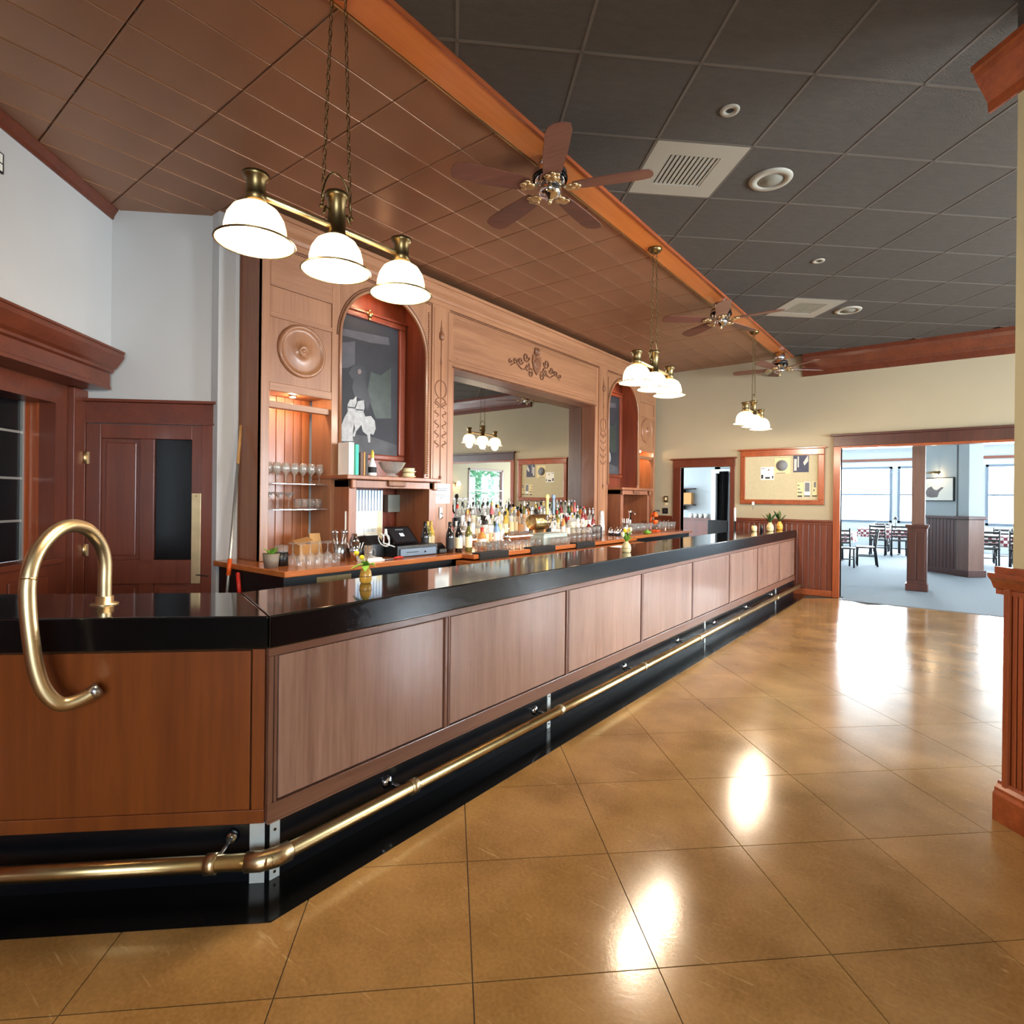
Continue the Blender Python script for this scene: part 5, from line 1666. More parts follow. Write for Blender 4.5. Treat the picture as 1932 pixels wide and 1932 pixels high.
# wine bottles beside the till
for k, (x, y, g, lb, cp, txt) in enumerate(((-4.25, 4.02, 'liquor_wine', 'label_black', 'cap_black', 'dark wine bottle standing behind the card reader, leftmost of the wine bottles'),
                                           (-4.30, 4.10, 'liquor_olive', 'label_cream', 'cap_gold', 'olive wine bottle at the foot of the carved pilaster'),
                                           (-4.33, 4.18, 'liquor_gold', 'label_cream', 'cap_gold', 'golden wine bottle at the foot of the carved pilaster'),
                                           (-4.05, 4.17, 'liquor_wine', 'label_black', 'cap_black', 'black wine bottle with dark label beside a cream-labelled one'),
                                           (-4.02, 4.27, 'liquor_wine', 'label_cream', 'cap_black', 'black wine bottle with cream label, second from the till'),
                                           (-4.02, 4.42, 'liquor_olive', 'label_cream', 'cap_black', 'olive-green wine bottle with cream label next to the tumblers'),
                                           (-4.13, 4.35, 'clear_bottle', 'label_white', 'cap_white', 'tall clear bottle between the dark wine bottles and the tumblers'))):
    put_bottle('wine', x, y, ZT, g, lb, cp, txt)
for k, (x, y) in enumerate(((-4.2, 4.55), (-4.25, 4.68), (-4.15, 4.78), (-4.2, 4.9))):
    put_bottle(('round', 'slim', 'squat', 'round')[k], x, y, ZT, ('clear_bottle', 'clear_bottle', 'liquor_orange', 'clear_bottle')[k], ('label_white', 'label_cream', 'label_white', 'label_cream')[k], ('cap_silver', 'cap_white', 'cap_red', 'cap_black')[k], ('white-labelled clear bottle just right of the wine bottles', 'slim cream-labelled clear bottle before the mirror edge', 'orange squat bottle with red cap before the mirror edge', 'clear bottle with black cap behind the left tumblers')[k])

# ================================================================== GLASSWARE
def glass_proto(name, prof, n=14):
    o = build(name, MB().lathe(prof, n), 'clear_glass')
    tag(o, 'glass', 'glass')
    return o


GP = {
    'tumbler': glass_proto('tumbler', [(0, 0.004), (0.030, 0.002), (0.032, 0), (0.039, 0.09), (0.036, 0.092), (0.030, 0.022), (0, 0.022)]),
    'wine_glass': glass_proto('wine_glass', [(0, 0.004), (0.034, 0), (0.033, 0.004), (0.005, 0.01), (0.004, 0.07), (0.012, 0.08), (0.036, 0.11), (0.037, 0.14), (0.030, 0.185), (0.028, 0.185), (0.034, 0.14), (0.032, 0.112), (0, 0.085)]),
    'martini_glass': glass_proto('martini_glass', [(0, 0.004), (0.034, 0), (0.033, 0.004), (0.004, 0.01), (0.004, 0.09), (0.052, 0.15), (0.050, 0.15), (0, 0.095)]),
    'upturned_glass': glass_proto('upturned_glass', [(0.030, 0), (0.037, 0.04), (0.034, 0.075), (0.006, 0.098), (0.004, 0.105), (0.004, 0.165), (0.033, 0.178), (0.034, 0.182), (0, 0.18)]),
    'pint_glass': glass_proto('pint_glass', [(0, 0.006), (0.028, 0.004), (0.030, 0), (0.042, 0.15), (0.040, 0.15), (0.028, 0.012), (0, 0.012)]),
}
used_g = set()


def put_glass(kd, x, y, z, label, group):
    src = GP[kd]
    if kd in used_g:
        return dup(src, (x, y, z), 0, label, group)
    used_g.add(kd)
    src.location = (x, y, z)
    src['label'] = label
    src['group'] = group
    return src


def grid(kd, xs, ys, z, where, group, per=ORD):
    for i, x in enumerate(xs):
        for j, y in enumerate(ys):
            row = '' if len(xs) == 1 else (', front row' if i == 0 else ', back row' if i == len(xs) - 1 else ', middle row' if len(xs) == 3 else ', ' + ORD[i] + ' row')
            put_glass(kd, x, y, z, where + ', ' + ORD[j] + ' from left' + row, group)


def fr_(a, b, n):
    return [a + (b - a) * i / (n - 1) for i in range(n)]


grid('wine_glass', (-4.72, -4.86), fr_(2.60, 3.11, 7), 1.6565, 'stemmed glass on the upper left glass shelf', 'stemware on the upper left shelf')
grid('martini_glass', (-4.75,), fr_(2.62, 2.82, 3), 1.4285, 'cocktail glass on the lower left glass shelf', 'cocktail glasses on the lower left shelf')
grid('tumbler', (-4.74,), fr_(2.90, 3.11, 4), 1.4285, 'tumbler on the lower left glass shelf', 'tumblers on the lower left shelf')
grid('upturned_glass', (-4.06, -4.18), fr_(2.52, 2.84, 5), ZT, 'upturned stem glass on the left worktop', 'upturned stemware on the left worktop')
grid('tumbler', (-3.81, -3.96), fr_(4.50, 4.86, 4), ZT, 'tumbler by the left bar mat', 'tumblers by the left mat')
grid('tumbler', (-3.84,), fr_(5.02, 5.40, 4), ZT, 'tumbler left of the frosted bin', 'tumblers left of the frosted bin')
grid('tumbler', (-3.80,), fr_(5.66, 5.98, 4), ZT, 'tumbler before the frosted bin', 'tumblers before the frosted bin')
grid('tumbler', (-3.92, -4.06), fr_(6.30, 6.94, 6), ZT, 'tumbler by the right bar mat', 'tumblers by the right mat')
grid('tumbler', (-3.92,), fr_(6.30, 6.94, 6), ZT + 0.0915, 'upper-layer tumbler by the right bar mat', 'tumblers stacked by the right mat')
grid('pint_glass', (-4.2, -4.36), fr_(8.62, 9.25, 6), ZT, 'pint glass left of the orange press', 'pint glasses left of the press')
grid('pint_glass', (-4.2, -4.36), fr_(9.62, 10.28, 6), ZT, 'pint glass right of the orange press', 'pint glasses right of the press')
rbay = [mir(v) for v in (3.05, 2.95, 2.82, 2.70)]
grid('tumbler', (-4.74,), sorted(rbay), 1.6565, 'tumbler on the upper right glass shelf', 'tumblers on the upper right shelf')
grid('wine_glass', (-4.74,), sorted(rbay)[:3], 1.4285, 'stemmed glass on the lower right glass shelf', 'stemware on the lower right shelf')
tag(build('white_card_box', MB().box(-4.80, -4.70, mir(2.70), mir(2.60), 1.4285, 1.57), 'paper', bevel=0.003), 'small white box on the lower right glass shelf', 'box')

# ================================================================== LEFT WORKTOP ITEMS
t = thing('potted_plant', 'small trailing plant in a grey pot at the left end of the worktop', 'plant', (-4.18, 2.34, ZT))
build('pot', MB().lathe([(0, 0), (0.05, 0), (0.062, 0.11), (0.056, 0.11), (0.05, 0.09), (0, 0.09)], 18), 'ceramic_grey', t, world_co=False)
rl = random.Random(5)


def leaf(mb, base, d, ln, wd, bend=0.3):
    base, d = Vector(base), Vector(d).normalized()
    sd = d.cross(Vector((0, 0, 1)))
    sd = sd.normalized() if sd.length > 1e-3 else Vector((1, 0, 0))
    vs, n = [], 5
    for i in range(n + 1):
        f = i / n
        p = base + d * (ln * f) + Vector((0, 0, -bend * ln * f * f))
        w_ = wd * math.sin(math.pi * min(0.98, f * 0.9 + 0.08))
        vs += [p - sd * w_, p + sd * w_]
    mb._add(vs, [(2 * i, 2 * i + 1, 2 * i + 3, 2 * i + 2) for i in range(n)], True)


for k in range(9):
    a = rl.uniform(0, 6.28)
    m_ = MB()
    leaf(m_, (0, 0, 0.09), (math.cos(a), math.sin(a), rl.uniform(0.6, 1.8)), rl.uniform(0.08, 0.13), 0.016)
    build('leaf', m_, 'leaf', t, world_co=False)
t = thing('black_canister', 'short black canister with a clear lid beside the potted plant', 'canister', (-4.24, 2.46, ZT))
build('body', MB().cyl((0, 0, 0), (0, 0, 0.11), 0.05, n=18), 'black_plastic', t, world_co=False)
build('lid', MB().lathe([(0.05, 0.11), (0.05, 0.16), (0, 0.17)], 18), 'clear_glass', t, world_co=False)
t = thing('bar_tool_cup', 'steel cup full of bar spoons and tongs on the left worktop', 'cup', (-4.2, 2.97, ZT))
build('cup', MB().lathe([(0, 0), (0.05, 0), (0.058, 0.15), (0.054, 0.15), (0.046, 0.01), (0, 0.01)], 18), 'steel', t, world_co=False)
for k in range(6):
    a = k * 1.05
    build('tool', MB().tube([(0.02 * math.cos(a), 0.02 * math.sin(a), 0.02), (0.055 * math.cos(a), 0.055 * math.sin(a), 0.24)], [0.004, 0.007], 6).ball((0.056 * math.cos(a), 0.056 * math.sin(a), 0.25), 0.014, 8, 1.4), 'steel', t, world_co=False)
t = thing('cocktail_shaker', 'tall steel cocktail shaker right of the bar tools', 'shaker', (-4.1, 3.05, ZT))
build('tin', MB().lathe([(0, 0), (0.036, 0), (0.045, 0.17), (0, 0.17)], 18), 'chrome', t, world_co=False)
build('top', MB().lathe([(0.045, 0.17), (0.04, 0.19), (0.024, 0.21), (0.022, 0.235), (0, 0.24)], 18), 'chrome', t, world_co=False)
t = thing('copper_mug', 'glass mug with a handle at the right of the shaker', 'mug', (-4.05, 3.16, ZT))
build('cup', MB().lathe([(0, 0), (0.036, 0), (0.04, 0.13), (0.037, 0.13), (0.033, 0.01), (0, 0.01)], 16), 'clear_glass', t, world_co=False)
build('handle', MB().tube([(0, 0.04 + 0.035 * math.sin(a * math.pi / 8), 0.065 + 0.04 * math.cos(a * math.pi / 8)) for a in range(9)], 0.005, 6), 'clear_glass', t, world_co=False)
for k, (y, w_, hh, tilt, lb) in enumerate(((3.02, 0.11, 0.22, 0.12, 'tall kraft paper menu leaning in the left bay'), )):
    tag(build('kraft_menu', MB().extr([(0, 0), (w_, 0), (w_, hh), (0, hh)], (-4.62, y - 0.04, ZT + 0.001), (0, 1, 0), (-0.28, 0, 0.96), (1, 0, 0.28), 0.008), 'kraft'), lb, 'menu')
tag(build('kraft_menu', MB().extr([(0, 0), (0.24, 0), (0.24, 0.13), (0, 0.13)], (-4.50, 2.76, ZT + 0.13), (-0.25, 0.8, 0.10), (-0.9, 0.1, 0.2), (0, 0, 1), 0.006).box(-4.62, -4.5, 2.78, 2.92, ZT + 0.001, ZT + 0.133), 'kraft'), 'kraft paper menus piled flat behind the upturned glasses', 'menu')
# ---- till area
t = thing('cash_drawer', 'black cash drawer with blue-grey front on the worktop', 'cash drawer', (-4.2, 3.72, ZT))
build('case', MB().box(-4.42, -4.03, 3.47, 3.98, ZT, ZT + 0.105), 'black_plastic', t, bevel=0.006)
dw_ = build('drawer', MB().box(-4.03, -4.018, 3.50, 3.95, ZT + 0.01, ZT + 0.075), 'blue_grey', t, bevel=0.003)
build('slot', MB().box(-4.018, -4.016, 3.57, 3.72, ZT + 0.04, ZT + 0.047), 'black_plastic', dw_)
build('lock', MB().cyl((-4.018, 3.80, ZT + 0.04), (-4.012, 3.80, ZT + 0.04), 0.009, n=10), 'chrome', dw_)
t = thing('tablet_till', 'tilted black tablet screen standing on the cash drawer', 'tablet', (-4.2, 3.68, ZT + 0.106))
org = (-4.10, 3.50, ZT + 0.12)
dv = Vector((-0.72, 0, 0.69)).normalized()
build('body', MB().extr([(0, 0), (0.30, 0), (0.30, 0.22), (0, 0.22)], org, (0, 1, 0), dv, (0.69, 0, 0.72), -0.018), 'black_gloss', t)
sc_ = build('screen', MB().extr([(0.02, 0.02), (0.28, 0.02), (0.28, 0.20), (0.02, 0.20)], org, (0, 1, 0), dv, (0.69, 0, 0.72), 0.002), 'screen', t)
o2 = Vector(org) + Vector((0.69, 0, 0.72)) * 0.002
build('logo', MB().extr([(0.125, 0.09), (0.175, 0.09), (0.175, 0.13), (0.125, 0.13)], o2, (0, 1, 0), dv, (0.69, 0, 0.72), 0.001), 'slat_white', sc_)
build('stand', MB().box(-4.30, -4.14, 3.56, 3.74, ZT + 0.106, ZT + 0.15).box(-4.26, -4.22, 3.6, 3.7, ZT + 0.15, ZT + 0.25), 'black_plastic', t)
t = thing('receipt_printer', 'black receipt printer with angled lid left of the tablet', 'printer', (-4.32, 3.38, ZT))
build('case', MB().extr([(0, 0), (0.24, 0), (0.24, 0.12), (0.14, 0.20), (0, 0.18)], (-4.44, 3.30, ZT), (1, 0, 0), (0, 0, 1), (0, 1, 0), 0.165), 'black_plastic', t, bevel=0.01)
build('paper_slot', MB().box(-4.32, -4.29, 3.32, 3.45, ZT + 0.197, ZT + 0.202), 'white_paint', t)
t = thing('white_charger_cable', 'coiled white cable hanging between the printer and the tablet', 'cable', (-4.16, 3.44, ZT))
build('wire', MB().tube([(-4.16 + 0.03 * math.sin(i * 0.7), 3.42 + 0.05 * math.sin(i * 0.35), ZT + 0.16 + 0.06 * math.cos(i * 0.5)) for i in range(30)] + [(-4.07, 3.47, ZT + 0.10), (-4.06, 3.52, ZT + 0.005)], 0.005, 6), 'white_paint', t)
build('plug', MB().cyl((-4.17, 3.45, ZT + 0.2), (-4.17, 3.45, ZT + 0.26), 0.018, 0.010, 10), 'white_paint', t)
t = thing('pen_basket', 'dark basket of white pens at the left of the till niche', 'basket', (-4.36, 3.12 + 0.14, ZT))
t.location = (-4.30, 3.21, ZT)
build('basket', MB().lathe([(0, 0), (0.05, 0), (0.085, 0.09), (0.08, 0.09), (0.045, 0.01), (0, 0.01)], 16), 'black_plastic', t, world_co=False)
for k in range(6):
    a = k * 1.05
    build('pen', MB().cyl((0.03 * math.cos(a), 0.03 * math.sin(a), 0.02), (0.07 * math.cos(a), 0.07 * math.sin(a), 0.14), 0.005, n=6), 'white_paint', t, world_co=False)
t = thing('orange_knife', 'orange-handled bar knife lying before the cash drawer', 'knife', (-3.95, 3.38, ZT))
build('handle', MB().tube([(-3.95, 3.36, ZT + 0.013), (-3.96, 3.42, ZT + 0.016), (-3.97, 3.48, ZT + 0.013)], [0.009, 0.012, 0.010], 8), 'red_plastic', t)
build('blade', MB().box(-3.962, -3.94, 3.24, 3.36, ZT + 0.008, ZT + 0.011), 'steel', t)
tag(build('paper_stack', MB().box(-4.12, -3.95, 3.06, 3.26, ZT, ZT + 0.015).box(-4.10, -3.96, 3.07, 3.24, ZT + 0.015, ZT + 0.028), 'paper'), 'stack of cream order papers left of the till', 'papers')
t = thing('card_reader', 'black card reader lump between the cash drawer and the wine bottles', 'card reader', (-4.1, 4.04, ZT))
build('base', MB().box(-4.2, -4.02, 4.0, 4.11, ZT, ZT + 0.05), 'black_plastic', t, bevel=0.015)
build('keypad', MB().extr([(0, 0), (0.09, 0), (0.09, 0.07), (0, 0.07)], (-4.05, 4.01, ZT + 0.05), (0, 1, 0), (-0.8, 0, 0.6), (0.6, 0, 0.8), 0.015), 'black_gloss', t)
# slatted white panel, sheets, boxes inside the till niche
t = thing('striped_panel', 'white vertically slatted panel at the back of the till niche', 'panel', (-4.6, 3.45, 1.2))
build('backing', MB().box(-4.655, -4.645, 3.31, 3.80, 1.12, 1.615), 'slat_blue', t)
for k in range(13):
    y = 3.315 + k * 0.0372
    build('slat', MB().box(-4.645, -4.63, y, y + 0.024, 1.125, 1.61), 'slat_white', t)
for k, (y0_, y1_, mt, lb) in enumerate(((3.19, 3.40, 'paper', 'printed calendar sheet standing left behind the receipt printer'), (3.405, 3.56, 'paper', 'printed schedule sheet standing right behind the tablet'), (3.56, 3.62, 'paper_cream', 'cream strip of card at the right of the schedule sheet'))):
    t = thing('printed_sheet', lb, 'paper', (-4.44, (y0_ + y1_) / 2, ZT), 0, 'sheets behind the till')
    z0_, z1_ = ZT + 0.13, ZT + 0.42
    build('sheet', MB().box(-4.432, -4.43, y0_, y1_, ZT + 0.0, z1_), mt, t)
    if k < 2:
        for r_ in range(4):
            for c in range(5):
                yy = y0_ + 0.015 + c * (y1_ - y0_ - 0.03) / 5
                zz = z1_ - 0.05 - r_ * 0.06
                build('print', MB().box(-4.43, -4.4292, yy, yy + (y1_ - y0_) / 9, zz - 0.03, zz), 'print_faint' if (r_ + c) % 2 else 'slat_white', t)
tag(build('grey_wall_box', MB().box(-4.94, -4.86, 4.05, 4.24, 1.38, 1.57), 'grey_plastic', bevel=0.006), 'grey electrical box high inside the till niche', 'box')
t = thing('wall_phone', 'white handset hanging below the grey box in the till niche', 'phone', (-4.9, 4.24, 1.2))
build('handset', MB().box(-4.90, -4.86, 4.22, 4.27, 1.16, 1.33), 'white_paint', t, bevel=0.008)
build('display', MB().box(-4.86, -4.858, 4.228, 4.262, 1.27, 1.31), 'print_blue', t)
# books and bowls on the till shelf
zz = 1.7455
bk = [(3.215, 0.055, 0.30, 'book_white', 'thick white book at the left of the till shelf'), (3.274, 0.014, 0.285, 'book_green', 'thin green book on the till shelf'), (3.291, 0.034, 0.285, 'teal', 'teal spined book on the till shelf'), (3.345, 0.030, 0.215, 'book_brown', 'brown book in the middle of the till shelf'), (3.384, 0.016, 0.22, 'kraft', 'thin tan booklet between the brown books'), (3.405, 0.028, 0.21, 'book_dark', 'dark brown book at the right of the row')]
for y, w_, hh, mt, lb in bk:
    t = thing('book', lb, 'book', (-4.5, y + w_ / 2, zz), 0, 'books on the till shelf')
    build('cover', MB().box(-4.58, -4.42, y, y + 0.003, zz, zz + hh).box(-4.58, -4.42, y + w_ - 0.003, y + w_, zz, zz + hh).box(-4.42, -4.416, y, y + w_, zz, zz + hh), mt, t)
    build('pages', MB().box(-4.575, -4.42, y + 0.003, y + w_ - 0.003, zz + 0.004, zz + hh - 0.004), 'paper', t)
t = thing('spray_bottle', 'white bottle with dark lettered label beside the glass bowl', 'bottle', (-4.44, 3.50, zz))
build('body', MB().lathe([(0, 0), (0.04, 0), (0.042, 0.01), (0.038, 0.10), (0.018, 0.15), (0.014, 0.18), (0, 0.18)], 16), 'white_paint', t, world_co=False)
build('label', MB().lathe([(0.0415, 0.03), (0.0405, 0.085)], 16), 'label_black', t, world_co=False)
build('cap', MB().lathe([(0.016, 0.17), (0.017, 0.22), (0.006, 0.25), (0, 0.25)], 12), 'gold_cap', t, world_co=False)
t = thing('glass_bowl', 'large fluted glass bowl on the till shelf', 'bowl', (-4.44, 3.74, zz))
bprof = [(0, 0.006), (0.06, 0), (0.065, 0.012), (0.03, 0.025), (0.05, 0.035), (0.10, 0.075), (0.135, 0.14), (0.14, 0.142), (0.132, 0.142), (0.095, 0.08), (0, 0.04)]
build('bowl', MB().lathe(bprof, 24), 'clear_bottle', t, world_co=False)
fl_ = MB()
for k in range(16):
    a = k * math.pi / 8
    fl_.tube([((0.052 + 0.083 * f) * math.cos(a), (0.052 + 0.083 * f) * math.sin(a), 0.036 + 0.104 * (f ** 1.2)) for f in (0, .25, .5, .75, 1)], 0.004, 5)
build('flutes', fl_, 'clear_glass', t, world_co=False)
for k in range(2):
    tag(build('stacked_plate', MB().lathe([(0, 0), (0.05, 0), (0.075, 0.012), (0.076, 0.016), (0, 0.008)], 22, (-4.45, 3.97, zz + k * 0.05)).lathe([(0.055, 0), (0.062, 0.045), (0.057, 0.045), (0.05, 0.006)], 22, (-4.45, 3.97, zz + 0.001 + k * 0.05)), 'paper_cream'), ('lower' if k == 0 else 'upper') + ' cream dish at the right end of the till shelf', 'dish', 'dishes on the till shelf')
# notice on the pilaster and the bottle opener below it
t = thing('paper_notice', 'white printed notice taped to the left carved pilaster', 'notice', (XB + 0.024, 4.585, 1.48))
build('sheet', MB().box(XB + 0.0245, XB + 0.026, 4.445, 4.725, 1.478, 1.70), 'paper', t)
for k, (z, i0, i1) in enumerate(((1.645, .14, .86), (1.625, .12, .80), (1.580, .16, .78), (1.562, .10, .88), (1.542, .40, .58))):
    build('print_line', MB().box(XB + 0.026, XB + 0.0265, 4.445 + 0.28 * i0, 4.445 + 0.28 * i1, z - 0.005, z + 0.004), 'print_grey', t)
t = thing('bottle_opener', 'steel bottle opener screwed to the pilaster below the notice', 'bottle opener', (XB + 0.02, 4.58, 1.31))
build('plate', MB().box(XB + 0.021, XB + 0.032, 4.558, 4.602, 1.305, 1.44), 'steel', t, bevel=0.006)
build('mouth', MB().tube([(XB + 0.035 + 0.02 * math.sin(a * math.pi / 6), 4.58, 1.34 + 0.03 * math.cos(a * math.pi / 6)) for a in range(7)], 0.007, 6), 'steel', t)

# ================================================================== MIDDLE WORKTOP ITEMS
for k, (y0_, y1_, lb) in enumerate(((4.24, 4.70, 'black rubber bar mat folded over the worktop edge, left of three'), (5.10, 5.58, 'black rubber bar mat folded over the worktop edge, middle of three'), (6.05, 6.50, 'black rubber bar mat folded over the worktop edge, right of three'))):
    m_ = MB().extr([(0, 0), (0, 0.075), (-0.11, 0.075), (-0.11, 0.062), (-0.014, 0.062), (-0.014, 0)], (XF2 + 0.016, y0_, ZT - 0.062), (1, 0, 0), (0, 0, 1), (0, 1, 0), y1_ - y0_)
    tag(build('bar_mat', m_, 'black_rubber', bevel=0.01), lb, 'bar mat', 'rubber bar mats')
t = thing('beer_tap_tower', 'brass beer tap tower with two handles in front of the bottles', 'beer tap', (-4.18, 5.9, ZT))
build('column', MB().lathe([(0, 0), (0.10, 0), (0.10, 0.02), (0.07, 0.04), (0.065, 0.16), (0.08, 0.17)], 24), 'brass', t, world_co=False)
build('drum', MB().lathe([(0, -0.16), (0.08, -0.16), (0.094, -0.148), (0.098, -0.13), (0.098, 0.13), (0.094, 0.148), (0.08, 0.16), (0, 0.16)], 28, (0, 0, 0.26), 'Y'), 'brass_dull', t, world_co=False)
for y_, mt, lb in ((-0.03, 'label_yellow', 'yellow'), (0.11, 'blue_grey', 'silver-blue')):
    fc = build('faucet', MB().cyl((0.1, y_, 0.30), (0.17, y_, 0.30), 0.012, n=10).cyl((0.165, y_, 0.31), (0.175, y_, 0.22), 0.012, 0.008, 10).cyl((0.15, y_, 0.30), (0.15, y_, 0.36), 0.008, n=8), 'chrome', t, world_co=False)
    build('tap_handle', MB().box(0.138, 0.162, y_ - 0.02, y_ + 0.02, 0.36, 0.55).lathe([(0, -0.012), (0.036, -0.012), (0.036, 0.012), (0, 0.012)], 18, (0.15, y_, 0.575), 'X'), mt, fc, world_co=False, bevel=0.008)
t = thing('frosted_bin', 'frosted plastic bin in front of the beer tap tower', 'bin', (-4.0, 5.8, ZT))
build('tub', MB().box(-4.06, -3.86, 5.56, 6.08, ZT, ZT + 0.125), 'frosted_plastic', t, bevel=0.01)
build('rim', MB().box(-4.07, -3.85, 5.55, 6.09, ZT + 0.125, ZT + 0.137), 'frosted_plastic', t, bevel=0.004)
build('print_line', MB().box(-3.86, -3.859, 5.64, 5.9, ZT + 0.07, ZT + 0.085), 'print_grey', t)
t = thing('soda_gun', 'chrome soda gun holder between the tumblers', 'soda gun', (-3.93, 4.93, ZT))
build('holder', MB().lathe([(0, 0), (0.05, 0), (0.05, 0.006), (0.012, 0.012), (0.012, 0.10), (0, 0.10)], 16), 'steel', t, world_co=False)
build('gun_head', MB().ball((0, 0, 0.13), 0.042, 16), 'chrome', t, world_co=False)
build('spout', MB().cyl((0, 0.02, 0.12), (0.03, 0.06, 0.06), 0.014, n=10), 'chrome', t, world_co=False)
tag(build('napkin_holder', MB().box(-4.06, -3.96, 7.02, 7.14, ZT, ZT + 0.17).box(-4.05, -3.97, 7.03, 7.13, ZT + 0.17, ZT + 0.19), 'black_plastic', bevel=0.006), 'black napkin holder at the right end of the stacked tumblers', 'napkin holder')

# ================================================================== RIGHT WORKTOP ITEMS
t = thing('paper_cup_stack', 'tall tapering stack of white paper cups by the right pilaster', 'cups', (-4.42, 7.95, ZT))
for k in range(7):
    build('cup', MB().lathe([(0, 0.002), (0.055 - k * 0.003, 0), (0.045 - k * 0.003, 0.10), (0, 0.10)], 16, (0, 0, 0.0 + k * 0.045)), 'white_paint', t, world_co=False)
t = thing('serving_tray', 'dark tray carrying small steel pots', 'tray', (-4.15, 7.98, ZT))
build('tray', MB().lathe([(0, 0), (0.17, 0), (0.18, 0.015), (0.174, 0.015), (0.165, 0.005), (0, 0.005)], 26), 'black_plastic', t, world_co=False)
pt_ = tag(build('steel_pot', MB().lathe([(0, 0), (0.035, 0), (0.042, 0.03), (0.036, 0.07), (0.02, 0.10), (0.008, 0.11), (0.01, 0.12), (0, 0.13)], 14), 'chrome'), 'small steel pot at the front of the tray', 'pot', 'steel pots on the tray')
pt_.location = (-4.05, 7.95, ZT + 0.0055)
for x, y, lb in ((-4.15, 8.05, 'small steel pot in the middle of the tray'), (-4.24, 7.92, 'small steel pot at the back of the tray'), (-4.12, 7.88, 'small steel pot at the left of the tray')):
    dup(pt_, (x, y, ZT + 0.0055), 0, lb)
t = thing('straw_canister', 'steel canister of straws left of the soda tower', 'canister', (-4.2, 8.32, ZT))
build('can', MB().lathe([(0, 0), (0.055, 0), (0.055, 0.18), (0.05, 0.18), (0.05, 0.01), (0, 0.01)], 18), 'steel', t, world_co=False)
for k in range(8):
    a = k * 0.8
    build('straw', MB().cyl((0.02 * math.cos(a), 0.02 * math.sin(a), 0.03), (0.05 * math.cos(a), 0.05 * math.sin(a), 0.25), 0.006, n=6), 'white_paint', t, world_co=False)
t = thing('soda_tower', 'slim chrome soda tower on the right worktop', 'tap', (-4.2, 8.48, ZT))
build('pipe', MB().lathe([(0, 0), (0.05, 0), (0.05, 0.01), (0.024, 0.02), (0.022, 0.33), (0.03, 0.34), (0.03, 0.38), (0, 0.39)], 16), 'chrome', t, world_co=False)
build('spout', MB().tube([(0, 0, 0.35), (0.06, 0, 0.36), (0.09, 0, 0.33), (0.09, 0, 0.30)], 0.011, 8), 'chrome', t, world_co=False)
t = thing('citrus_press', 'orange lever citrus press between two rows of pint glasses', 'juicer', (-4.22, 9.44, ZT))
build('base', MB().box(-0.07, 0.1, -0.08, 0.08, 0, 0.03), 'orange_plastic', t, world_co=False, bevel=0.01)
build('column', MB().tube([(-0.05, 0, 0.03), (-0.05, 0, 0.22), (-0.03, 0, 0.30), (0.0, 0, 0.33)], 0.018, 8), 'orange_plastic', t, world_co=False)
build('juice_cup', MB().lathe([(0.02, 0.13), (0.05, 0.17), (0.055, 0.20), (0, 0.20)], 16, (0.03, 0, 0)), 'orange_plastic', t, world_co=False)
build('press_head', MB().lathe([(0, 0.25), (0.05, 0.26), (0.045, 0.30), (0.02, 0.34), (0, 0.35)], 16, (0.03, 0, 0)), 'orange_plastic', t, world_co=False)
build('lever', MB().tube([(0.0, 0, 0.34), (0.03, 0.05, 0.37), (0.06, 0.10, 0.36)], 0.012, 8), 'black_plastic', t, world_co=False)
tag(build('lime_dish', MB().lathe([(0, 0), (0.05, 0), (0.075, 0.04), (0.07, 0.04), (0, 0.008)], 18, (-4.02, 8.75, ZT)).ball((-4.02, 8.75, ZT + 0.04), 0.03, 8).ball((-4.04, 8.79, ZT + 0.04), 0.03, 8), 'leaf'), 'dish of green limes before the pint glasses', 'limes')

